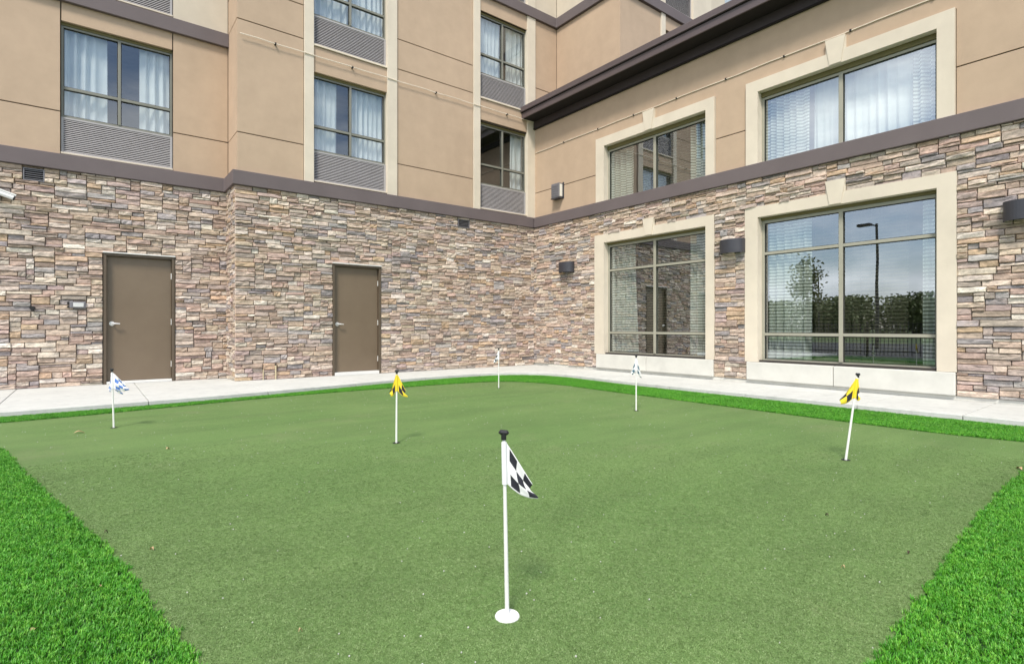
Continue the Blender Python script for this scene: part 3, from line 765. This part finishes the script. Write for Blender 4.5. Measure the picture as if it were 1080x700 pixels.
mb = MB(); mb.box(-.02, -.0, -1.16, -1.122, 4.24, 4.64); mb.box(-.16, -.0, -1.125, -.83, 4.235, 4.257); mb.build('mounting_plate', M['lamp'], bl)
for i in range(5):
    mb = MB(); mb.box(-.157, -.151, -1.11, -.85, 4.30 + i * .06, 4.315 + i * .06); mb.build('fin', M['lamp_grey'], bl)

# ------------------------------------------------------------------ small fittings on the stone
sc = empty('security_camera', (-10.46, YA, 3.1), 'white security camera on the stone at the left edge', 'security camera')
mb = MB(); mb.tube([(-10.62, YA, 3.10), (-10.62, YA - .08, 3.10)], .04, None, 14); mb.tube([(-10.62, YA - .05, 3.10), (-10.60, YA - .14, 3.11)], .014, None, 8); mb.build('bracket', M['steel'], sc)
mb = MB(); mb.tube([(-10.64, YA - .18, 3.155), (-10.36, YA - .17, 3.06)], .034, None, 16); mb.build('housing', M['white'], sc, smooth=False)
mb = MB(); mb.tube([(-10.36, YA - .17, 3.06), (-10.345, YA - .17, 3.055)], .036, None, 16); mb.build('lens', M['black'], sc)
mb = MB(); mb.tube([(-10.62, YA - .18, 3.20), (-10.33, YA - .17, 3.10)], .02, None, 8); mb.build('sun_shield', M['white_metal'], sc)
ob = empty('outlet_box', (-9.56, YA - .05, 1.32), 'grey weatherproof outlet cover on the stone left of the left door', 'outlet')
mb = MB(); mb.box(-9.67, -9.45, YA - .09, YA - .0, 1.325, 1.435); mb.build('cover', M['lamp_grey'], ob, bevel=.012)
mb = MB(); mb.box(-9.62, -9.48, YA - .097, YA - .09, 1.345, 1.415); mb.build('flap', M['steel'], ob, bevel=.004)
mb = MB(); mb.box(-9.70, -9.672, YA - .07, YA - .02, 1.39, 1.425); mb.box(-9.70, -9.672, YA - .07, YA - .02, 1.33, 1.36); mb.build('hinge', M['black'], ob)
hb = empty('hose_tap', (-10.15, YA - .05, 1.30), 'small black tap fitting on the stone at the far left', 'tap')
mb = MB(); mb.tube([(-10.14, YA, 1.315), (-10.14, YA - .10, 1.315)], .035, None, 12); mb.build('body', M['black'], hb)
mb = MB(); mb.tube([(-10.14, YA - .07, 1.315), (-10.14, YA - .09, 1.27)], .018, None, 8); mb.build('spout', M['black'], hb)
pp = empty('stub_pipe', (-6.58, -.08, 0), 'thin tan pipe stub rising from the sidewalk by the projecting wall', 'pipe')
mb = MB(); mb.tube([(-6.58, -.08, 0), (-6.58, -.08, .27)], .014, None, 10); mb.build('pipe', M['pipe'], pp)
mb = MB(); mb.tube([(-6.58, -.08, .27), (-6.58, -.08, .30)], .018, None, 10); mb.build('cap', M['black'], pp)
pp = empty('stub_pipe', (-6.80, -.07, 0), 'faint second pipe stub nearer the corner of the projecting wall', 'pipe')
mb = MB(); mb.tube([(-6.80, -.07, 0), (-6.80, -.07, .20)], .010, None, 10); mb.build('pipe', M['pipe'], pp)

# ------------------------------------------------------------------ ground, sidewalk, turf
def catmull(P, n=6):
    out = []
    for i in range(len(P) - 1):
        p0, p1, p2, p3 = (Vector(P[max(i - 1, 0)]), Vector(P[i]), Vector(P[i + 1]), Vector(P[min(i + 2, len(P) - 1)]))
        for k in range(n):
            t = k / n
            out.append(tuple(.5 * ((2 * p1) + (p2 - p0) * t + (2 * p0 - 5 * p1 + 4 * p2 - p3) * t * t + (3 * p1 - p0 - 3 * p2 + p3) * t ** 3)))
    out.append(tuple(P[-1])); return out
EDGE = catmull([(-13, -2.35), (-10.24, -2.34), (-9.27, -2.30), (-8.4, -2.24), (-7.5, -2.12), (-6.33, -1.90), (-5.14, -1.64), (-3.84, -1.46), (-2.95, -1.43), (-2.3, -1.53), (-1.8, -1.83),
                (-1.53, -2.3), (-1.47, -3.0), (-1.58, -4.2), (-1.62, -5.3), (-1.60, -7.3), (-1.59, -8.8), (-1.56, -9.9), (-1.56, -14.5)])
def xcut(poly, x, keep):
    out = []
    for a, b in zip(poly, poly[1:] + poly[:1]):
        ia = (a[0] - x) * keep >= 0; ib = (b[0] - x) * keep >= 0
        if ia: out.append(a)
        if ia != ib:
            t = (x - a[0]) / (b[0] - a[0]); out.append((x, a[1] + t * (b[1] - a[1])))
    return out
def ycut(poly, y, keep):
    return [(b, a) for a, b in xcut([(q[1], q[0]) for q in poly], y, keep)]
side = empty('sidewalk', (-4, -1, 0), 'pale concrete walk running along both stone walls', 'sidewalk'); side['kind'] = 'structure'
iL = max(range(len(EDGE)), key=lambda i: (EDGE[i][0] < -1.95) * i)
left_poly = [p for p in EDGE[:iL + 1]]; yc = EDGE[iL + 1]
polyL = left_poly + [yc, (yc[0], .1), (-7.0, .1), (-7.0, .95), (-13, .95)]
xs = [-13, -11.9, -10.33, -8.77, -7.20, -5.65, -4.1, -2.75]
for a, b in zip(xs, xs[1:]):
    q = xcut(xcut(polyL, a + .004, 1), b - .004, -1); mb = MB(); mb.prism(q, -.12, 0); mb.build('paving_slab', M['concrete'], side, bevel=.008)
q = xcut(polyL, -2.746, 1); polyR = EDGE[iL + 1:]
full = [p for p in q if not (p[0] > yc[0] - 1e-6)] ; full = xcut(left_poly + polyR + [(.1, -14.5), (.1, .1), (-7, .1)], -2.746, 1)
ys = [.2, -2.75, -4.1, -5.45, -6.8, -8.31, -9.38, -10.75, -12.1, -14.5]
for a, b in zip(ys, ys[1:]):
    q = ycut(ycut(full, a - .004, -1), b + .004, 1); mb = MB(); mb.prism(q, -.12, 0); mb.build('paving_slab', M['concrete'], side, bevel=.008)

mb = MB(); mb.face([(-400, -400, -.125), (400, -400, -.125), (400, 400, -.125), (-400, 400, -.125)]); tag(mb.build('ground', M['grass_far'], None), kind='structure')
mb = MB(); mb.face([(-34, -60, -.12), (-13.2, -60, -.12), (-13.2, 60, -.12), (-34, 60, -.12)]); tag(mb.build('parking_lot', M['asphalt'], None), kind='structure')
mb = MB(); mb.face([(-13, -24, -.076), (-.2, -24, -.076), (-.2, 0, -.076), (-13, 0, -.076)]); tag(mb.build('turf_base', M['turf_base'], None), kind='structure')
ZG = -.07
gi = catmull([(-11.0, -2.86), (-10.2, -2.80), (-9.355, -2.72), (-8.2, -2.50), (-7.03, -2.34), (-6.1, -2.29), (-5.11, -2.29), (-4.2, -2.31), (-3.5, -2.40), (-3.05, -2.56), (-2.75, -2.85), (-2.58, -3.35), (-2.53, -3.95),
              (-2.58, -5.1), (-2.60, -6.06), (-2.645, -7.55), (-2.67, -8.66), (-2.645, -9.5), (-2.54, -10.04)])
gnear = catmull([(-2.6, -10.20), (-3.2, -10.24), (-3.94, -10.258), (-5.21, -10.29), (-6.29, -10.36), (-7.45, -10.44), (-8.7, -10.5), (-9.0, -10.1), (-9.08, -9.6), (-9.137, -9.12), (-9.21, -8.7), (-9.283, -8.151), (-9.39, -7.63),
                 (-9.536, -6.91), (-9.75, -5.95), (-10.025, -4.6), (-10.5, -3.4), (-11.0, -2.95)])
GREEN = gi + gnear
mb = MB(); mb.prism(GREEN, -.098, ZG); tag(mb.build('putting_green', M['green'], None), kind='structure')

def inside(px, py, poly):
    c = np.zeros(len(px), bool); n = len(poly)
    for i in range(n):
        x1, y1 = poly[i]; x2, y2 = poly[(i + 1) % n]
        if y1 == y2: continue
        m = (y1 > py) != (y2 > py); c ^= m & (px < (x2 - x1) * (py - y1) / (y2 - y1) + x1)
    return c
def view_ok(x, y, margin=.12):
    dx, dy = x - CAMX, y - CAMY; d = dx * FWD.x + dy * FWD.y; s = dx * RGT.x + dy * RGT.y
    return (d > 1.3) & (np.abs(s) < d * (540 / FPX) * (1 + margin) + .25)
def clump(name, mat, blades, h, wid, rad, seed, bend=.5, segs=2):
    r = random.Random(seed); v = []; f = []
    for _ in range(blades):
        a = r.uniform(0, 6.283); rr = rad * math.sqrt(r.random()); x, y = rr * math.cos(a), rr * math.sin(a)
        dr = r.uniform(0, 6.283); lean = r.uniform(.1, 1) * bend; hh = h * r.uniform(.6, 1.1); ww = wid * r.uniform(.7, 1.2)
        px_, py_ = -math.sin(dr) * ww / 2, math.cos(dr) * ww / 2; b = len(v)
        for k in range(segs):
            t = k / segs; o = lean * hh * t * t
            v += [(x + math.cos(dr) * o - px_ * (1 - .3 * t), y + math.sin(dr) * o - py_ * (1 - .3 * t), hh * t * (1 - .25 * lean * t)), (x + math.cos(dr) * o + px_ * (1 - .3 * t), y + math.sin(dr) * o + py_ * (1 - .3 * t), hh * t * (1 - .25 * lean * t))]
        o = lean * hh; v.append((x + math.cos(dr) * o, y + math.sin(dr) * o, hh * (1 - .25 * lean)))
        for k in range(segs - 1): f.append((b + 2 * k, b + 2 * k + 1, b + 2 * k + 3, b + 2 * k + 2))
        f.append((b + 2 * segs - 2, b + 2 * segs - 1, b + 2 * segs))
    me = bpy.data.meshes.new(name); me.from_pydata(v, [], f); me.materials.append(mat); me.update()
    return bpy.data.objects.new(name, me)
def scatter(name, pts, clumps, label, cat, seed, smin=.8, smax=1.25):
    """one object: points carry the clumps through geometry nodes"""
    me = bpy.data.meshes.new(name); me.vertices.add(len(pts)); me.vertices.foreach_set('co', np.asarray(pts, dtype=np.float32).ravel()); me.update()
    o = bpy.data.objects.new(name, me); COL.objects.link(o); tag(o, label, cat, None, 'stuff')
    ng = bpy.data.node_groups.new(name, 'GeometryNodeTree')
    ng.interface.new_socket('Geometry', in_out='INPUT', socket_type='NodeSocketGeometry'); ng.interface.new_socket('Geometry', in_out='OUTPUT', socket_type='NodeSocketGeometry')
    n, l = ng.nodes, ng.links
    gi_, go = n.new('NodeGroupInput'), n.new('NodeGroupOutput'); m2p = n.new('GeometryNodeMeshToPoints'); iop = n.new('GeometryNodeInstanceOnPoints')
    g2i = n.new('GeometryNodeGeometryToInstance')
    for c in reversed(clumps):
        oi = n.new('GeometryNodeObjectInfo'); oi.inputs['Object'].default_value = c; oi.inputs['As Instance'].default_value = True
        l.new(oi.outputs['Geometry'], g2i.inputs[0])
    l.new(gi_.outputs[0], m2p.inputs[0]); l.new(m2p.outputs[0], iop.inputs['Points']); l.new(g2i.outputs[0], iop.inputs['Instance'])
    iop.inputs['Pick Instance'].default_value = True
    rv = n.new('FunctionNodeRandomValue'); rv.data_type = 'FLOAT_VECTOR'; rv.inputs[0].default_value = (-.12, -.12, 0); rv.inputs[1].default_value = (.12, .12, 6.283)
    rs = n.new('FunctionNodeRandomValue'); rs.data_type = 'FLOAT'; rs.inputs[2].default_value = smin; rs.inputs[3].default_value = smax; rs.inputs['Seed'].default_value = seed
    ri = n.new('FunctionNodeRandomValue'); ri.data_type = 'INT'; ri.inputs[4].default_value = 0; ri.inputs[5].default_value = len(clumps) - 1
    l.new(rv.outputs[0], iop.inputs['Rotation']); l.new(rs.outputs[1], iop.inputs['Scale']); l.new(ri.outputs[2], iop.inputs['Instance Index'])
    l.new(iop.outputs[0], go.inputs[0])
    md = o.modifiers.new('clumps', 'NODES'); md.node_group = ng
    return o
nr_ = np.random.RandomState(5)
SW = EDGE + [(.1, -14.5), (.1, 3), (-13, 3)]
def cand(x0, x1, y0, y1, dens):
    n = int((x1 - x0) * (y1 - y0) * dens); return nr_.uniform(x0, x1, n), nr_.uniform(y0, y1, n)
GREEN_IN = GREEN
x, y = cand(-12.8, -1.3, -14, -1.3, 5200)
wob = .009
ok = ~inside(x + nr_.normal(0, wob, len(x)), y + nr_.normal(0, wob, len(x)), GREEN_IN) & ~inside(x, y, SW) & view_ok(x, y)
x, y = x[ok], y[ok]
long_clumps = [clump('turf_tuft', M['blade'], 14, .021, .0026, .012, 40 + i, .9, 3) for i in range(6)]
scatter('turf_grass', np.c_[x, y, np.full(len(x), -.067)], long_clumps, 'bright green long artificial turf bordering the putting green', 'turf', 1)
print('turf tufts', len(x))
# short curled pile of the putting green: dense close to the camera, thinner with distance
x, y = cand(-11, -3.4, -10.6, -5.5, 13000)
d = (x - CAMX) * FWD.x + (y - CAMY) * FWD.y
ok = inside(x, y, GREEN_IN) & view_ok(x, y, .05) & (nr_.rand(len(x)) < np.clip((5.2 - d) / 2.6, .0, 1))
x, y = x[ok], y[ok]
short_clumps = [clump('pile_tuft', M['blade_short'], 14, .0048, .0018, .0085, 80 + i, 1.6, 2) for i in range(6)]
scatter('green_pile', np.c_[x, y, np.full(len(x), ZG - .001)], short_clumps, 'short dull green pile of the putting green', 'turf', 2)
print('pile tufts', len(x))

# ------------------------------------------------------------------ golf flags
def golf_flag(bx, by, lean, height, hoist, lobes, ca, cb, label, disc=False, sleeve='cloth_white', prad=.0075, cells=(3, 4)):
    """lean: sideways and forward offset of the pole top; lobes: (dx, drop, depth, folds) triangular hanging folds of cloth"""
    root = empty('golf_flag', (bx, by, ZG), label, 'golf flag', 'golf flags standing in the putting green')
    base = Vector((bx, by, ZG)); up = Vector((RGT.x * lean[0] + FWD.x * lean[1], RGT.y * lean[0] + FWD.y * lean[1], height))
    P = lambda t: base + up * t
    top = 1 - .022 / height
    mb = MB(); mb.tube([P(0), P(.5), P(top)], [prad * 1.25, prad * 1.1, prad * .9], None, 12); mb.build('pole', M['pole'], root)
    k = MB(); kt = P(1)
    kx = .017
    k.tube([kt - RGT * kx - Vector((0, 0, .012)), kt - RGT * kx * .7 - Vector((0, 0, .008)), kt + RGT * kx * .7 - Vector((0, 0, .010)), kt + RGT * kx - Vector((0, 0, .014))], [.005, .010, .010, .005], None, 12)
    k.tube([kt - Vector((0, 0, .036)), kt - Vector((0, 0, .01))], [.010, .010], None, 10); k.build('knob', M['knob'], root)
    ht = 1 - .045 / height; hb = ht - hoist / height
    s = MB(); s.tube([P(hb), P(ht)], prad * 1.55, None, 12); s.build('sleeve', M[sleeve], root)
    f = MB(); i0, i1 = f.mat(M[ca]), f.mat(M[cb]); N = 24; K = 24
    r = random.Random(label)
    for dx, drop, dep, fold in lobes:
        b = len(f.v)
        for j in range(K + 1):
            t = j / K; h0 = P(hb + (ht - hb) * t)
            tip = P(hb) + RGT * dx + FWD * dep + Vector((0, 0, -drop)) + Vector((-RGT.x * dx * .18, -RGT.y * dx * .18, .055)) * t
            for i in range(N + 1):
                q = i / N; p = h0.lerp(tip, q)
                p += FWD * (fold * math.sin(t * 9 + q * 3) * q * (1.15 - q)) + RGT * (.010 * math.sin(t * 6 + 1) * q) - Vector((0, 0, .018 * math.sin(math.pi * q) * (1 - t)))
                p += RGT * math.copysign(prad * 1.3, dx)
                f.v.append(tuple(p))
        for j in range(K):
            for i in range(N):
                a = b + j * (N + 1) + i; u = (i + .5) / N; t = (j + .5) / K
                cu, ct = (u - .12) / .88 * cells[0], (t - .04) / .92 * cells[1]
                dark = u > .12 and .04 < t < .96 and (int(cu) + int(ct)) % 2 == 0
                f.f.append((a, a + 1, a + N + 2, a + N + 1)); f.mi.append(i1 if dark else i0)
    fl = f.build('flag', None, root, smooth=True)
    sol = fl.modifiers.new('thickness', 'SOLIDIFY'); sol.thickness = .0015
    c = MB()
    if disc:
        n = 40; zc = ZG
        rings = [(.0, .013), (.030, .012), (.042, .009), (.0455, .004), (.0455, .0)]
        for (r0, z0), (r1, z1) in zip(rings, rings[1:]):
            for q in range(n):
                a, b2 = 2 * math.pi * q / n, 2 * math.pi * (q + 1) / n
                pts = [(bx + r0 * math.cos(a), by + r0 * math.sin(a), zc + z0), (bx + r1 * math.cos(a), by + r1 * math.sin(a), zc + z1), (bx + r1 * math.cos(b2), by + r1 * math.sin(b2), zc + z1)]
                if r0 > 0: pts.append((bx + r0 * math.cos(b2), by + r0 * math.sin(b2), zc + z0))
                c.face(pts)
        c.build('base_disc', M['white'], root)
    else:
        n = 28
        for q in range(n):
            a, b2 = 2 * math.pi * q / n, 2 * math.pi * (q + 1) / n
            c.face([(bx, by, ZG + .0035), (bx + .034 * math.cos(a), by + .034 * math.sin(a), ZG + .0035), (bx + .034 * math.cos(b2), by + .034 * math.sin(b2), ZG + .0035)])
        c.build('cup', M['black'], root)
golf_flag(-8.193, -9.501, (-.013, 0), .690, .155, [(.108, .060, .02, .012)], 'cloth_white', 'cloth_black', 'black and white chequered flag with white base disc, nearest in the foreground', True, prad=.0066, cells=(3, 3))
golf_flag(-9.203, -3.933, (-.02, 0), .630, .17, [(.175, .01, -.02, .02), (.08, .06, .02, .02), (-.03, .03, 0, .01)], 'cloth_white', 'cloth_blue', 'blue and white chequered flag standing before the left door')
golf_flag(-7.17, -6.48, (.004, 0), .675, .15, [(.085, .055, .0, .008), (-.05, .045, -.02, .006)], 'cloth_yellow', 'cloth_black', 'upright yellow and black chequered flag in front of the stone wall by the second door', cells=(2, 2), sleeve='cloth_yellow')
golf_flag(-3.714, -3.41, (.0, 0), .700, .16, [(-.085, .06, .0, .02)], 'cloth_white', 'cloth_black', 'small far white and black flag nearest the inner corner')
golf_flag(-3.879, -6.59, (.0, 0), .715, .16, [(.045, .09, -.02, .02), (-.055, .05, .0, .02)], 'cloth_white', 'cloth_teal', 'white and dark teal chequered flag in front of the lower window nearer the corner')
golf_flag(-4.603, -9.302, (.098, 0), .700, .155, [(-.125, .045, -.02, .010), (.03, .01, .0, .006)], 'cloth_yellow', 'cloth_black', 'yellow and black flag on a tilted pole at the right side', cells=(2, 2), sleeve='cloth_yellow')

# ------------------------------------------------------------------ fallen leaves and bits
def leaf(px, py, size, ang, mat, label, zoff):
    up_ = (HOR - py) / FPX; z = zoff; t = (z - CAMZ) / up_
    c = Vector((CAMX, CAMY, 0)) + (FWD + RGT * ((px - 540) / FPX)) * t; c.z = z
    mb = MB(); n = 8; pts = []
    for i in range(n + 1):
        s = i / n; w = size * .17 * math.sin(math.pi * s) ** .8
        q = Vector((math.cos(ang), math.sin(ang), 0)) * (s - .5) * size; pz = .012 * math.sin(math.pi * s * 1.3)
        nrm = Vector((-math.sin(ang), math.cos(ang), 0)) * w
        pts.append((c + q + nrm + Vector((0, 0, pz + w * .5)), c + q + Vector((0, 0, pz)), c + q - nrm + Vector((0, 0, pz + w * .4))))
    for a, b in zip(pts, pts[1:]):
        mb.face([a[0], b[0], b[1], a[1]]); mb.face([a[1], b[1], b[2], a[2]])
    tag(mb.build('fallen_leaf', M[mat], None), label, 'leaf', 'fallen leaves on the turf')
ZL, ZP = -.068, ZG + .006
leaf(37, 665, .055, 1.1, 'leaf_dry', 'largest tan dry leaf, on the long turf in the bottom left corner', ZL)
leaf(105, 620, .030, 2.2, 'leaf_dry', 'small upright tan leaf on the long turf close to the left edge of the green', ZL)
leaf(109, 668, .028, .3, 'leaf_dry', 'reddish leaf bit on the long turf right of the largest leaf', ZL)
leaf(82, 620, .030, .8, 'leaf_dark', 'dark leaf bit on the long turf left of the small tan leaf', ZL)
leaf(84, 456, .10, .2, 'leaf_dry', 'curled tan leaf on the green left of the blue flag', ZP)
leaf(177, 473, .05, 1.0, 'leaf_dry', 'tiny tan bit on the green right of the blue flag', ZP)
leaf(160, 579, .035, 1.9, 'leaf_dry', 'tan bit on the green near the left turf edge', ZP)
leaf(317, 665, .018, .4, 'leaf_dry', 'tiny tan bit on the green at the bottom, left of the nearest flag', ZP)
leaf(1075, 494, .07, .6, 'leaf_dry', 'brown leaf at the right frame edge where turf meets green', ZP)
leaf(872, 543, .03, .9, 'leaf_dark', 'dark curled bit on the green below the tilted flag', ZP)
leaf(112, 561, .025, .9, 'leaf_dark', 'dark bit on the green beside the left turf', ZP)
leaf(958, 583, .03, .2, 'leaf_dark', 'thin dark bit on the green toward the right turf', ZP)
leaf(889, 598, .022, 1.2, 'leaf_dry', 'small reddish bit on the green below right of centre', ZP)
# pale grit scattered over the pile
x, y = cand(-11, -2.4, -10.6, -2.2, 11); ok = inside(x, y, GREEN_IN) & view_ok(x, y); mb = MB()
for a, b in zip(x[ok], y[ok]):
    s = rng.uniform(.0012, .0028); mb.box(a - s, a + s, b - s * .6, b + s * .6, ZG + .002, ZG + .006)
tag(mb.build('turf_grit', M['sill'], None), 'pale grit specks scattered over the putting green', 'grit', None, 'stuff')

# ------------------------------------------------------------------ what the windows reflect: fence, lamp, trees across the parking lot
fx = -12.9
fence = empty('iron_fence', (fx, -8, -.12), 'black iron picket fence reflected in the lower right window', 'fence')
for i in range(10):
    yy = .6 - i * 2.0
    mb = MB(); mb.box(fx - .03, fx + .03, yy - .03, yy + .03, -.12, 1.2); mb.build('post', M['iron'], fence)
for z in (.12, .95, 1.10):
    mb = MB(); mb.box(fx - .015, fx + .015, -17.4, .57, z - .018, z + .018); mb.build('rail', M['iron'], fence)
mb = MB()
for i in range(145):
    yy = .5 - i * .123; mb.box(fx - .010, fx + .010, yy - .010, yy + .010, -.02, 1.16)
o = mb.build('pickets', M['iron'], fence); o['kind'] = 'stuff'
def lamp_post(x, y, h, label):
    root = empty('street_lamp', (x, y, -.12), label, 'street lamp', 'parking lot lamps')
    mb = MB(); mb.tube([(x, y, -.12), (x, y, h)], [.085, .055], None, 10); mb.build('pole', M['iron'], root)
    mb = MB(); mb.tube([(x, y, h - .1), (x, y + .3, h)], .04, None, 8); mb.box(x - .18, x + .18, y + .25, y + .85, h - .05, h + .07); mb.build('lamp_head', M['iron'], root)
lamp_post(-22.6, -.52, 6.35, 'tall black lamp post reflected in the lower right window')
lamp_post(-52, 14.5, 6.4, 'distant lamp post reflected in the lower right window')
def tree(x, y, h, w, nleaf, label, seed, lsz=.22, low=.15):
    r = random.Random(seed); root = empty('tree', (x, y, -.12), label, 'tree', 'trees across the parking lot')
    mb = MB(); mb.tube([(x, y, -.12), (x + .05, y, h * .5), (x, y + .05, h * .92)], [.02 * h, .013 * h, .004 * h], None, 8)
    for k in range(9):
        a = r.uniform(0, 6.28); z = h * r.uniform(.25, .8); L = w * .45 * r.uniform(.6, 1)
        mb.tube([(x, y, z), (x + math.cos(a) * L * .5, y + math.sin(a) * L * .5, z + L * .35), (x + math.cos(a) * L, y + math.sin(a) * L, z + L * .5)], [.006 * h, .004 * h, .001 * h], None, 5)
    mb.build('trunk', M['bark'], root)
    mb = MB(); cl = [(r.uniform(-1, 1) * w * .4, r.uniform(-1, 1) * w * .4, h * r.uniform(low + .1, .9)) for _ in range(16)]
    for k in range(nleaf):
        c = cl[r.randrange(16)]; s = w * .19
        p = Vector((x + c[0] * (1.2 - c[2] / h * .6), y + c[1] * (1.2 - c[2] / h * .6), c[2])) + Vector((r.gauss(0, s), r.gauss(0, s), r.gauss(0, s * .8)))
        if p.z < h * low or p.z > h: continue
        a = Vector((r.gauss(0, 1), r.gauss(0, 1), r.gauss(0, 1))).normalized() * lsz * r.uniform(.5, 1.2); b = a.orthogonal().normalized() * lsz * .5
        mb.face([p - a, p + b, p + a, p - b])
    mb.build('crown', M['leaf'], root)
tree(-16.5, .25, 4.5, 1.25, 1300, 'slender young tree reflected in the lower right window', 1, .09, .3)
rr = random.Random(9)
for i in range(16):
    yy = 0 + i * 2.9 + rr.uniform(-.6, .6); xx = -62 + rr.uniform(-4, 4)
    hh = rr.uniform(4.0, 5.3); ww = rr.uniform(4.4, 5.6)
    tree(xx, yy, hh, ww, 2300, 'bushy tree in the row reflected in the lower right window, %s in the row' % ['first','second','third','fourth','fifth','sixth','seventh','eighth','ninth','tenth','eleventh','twelfth','thirteenth','fourteenth','fifteenth','sixteenth','seventeenth','eighteenth','nineteenth','twentieth'][i], 30 + i, .24, .0)
print('objects', len(bpy.data.objects))
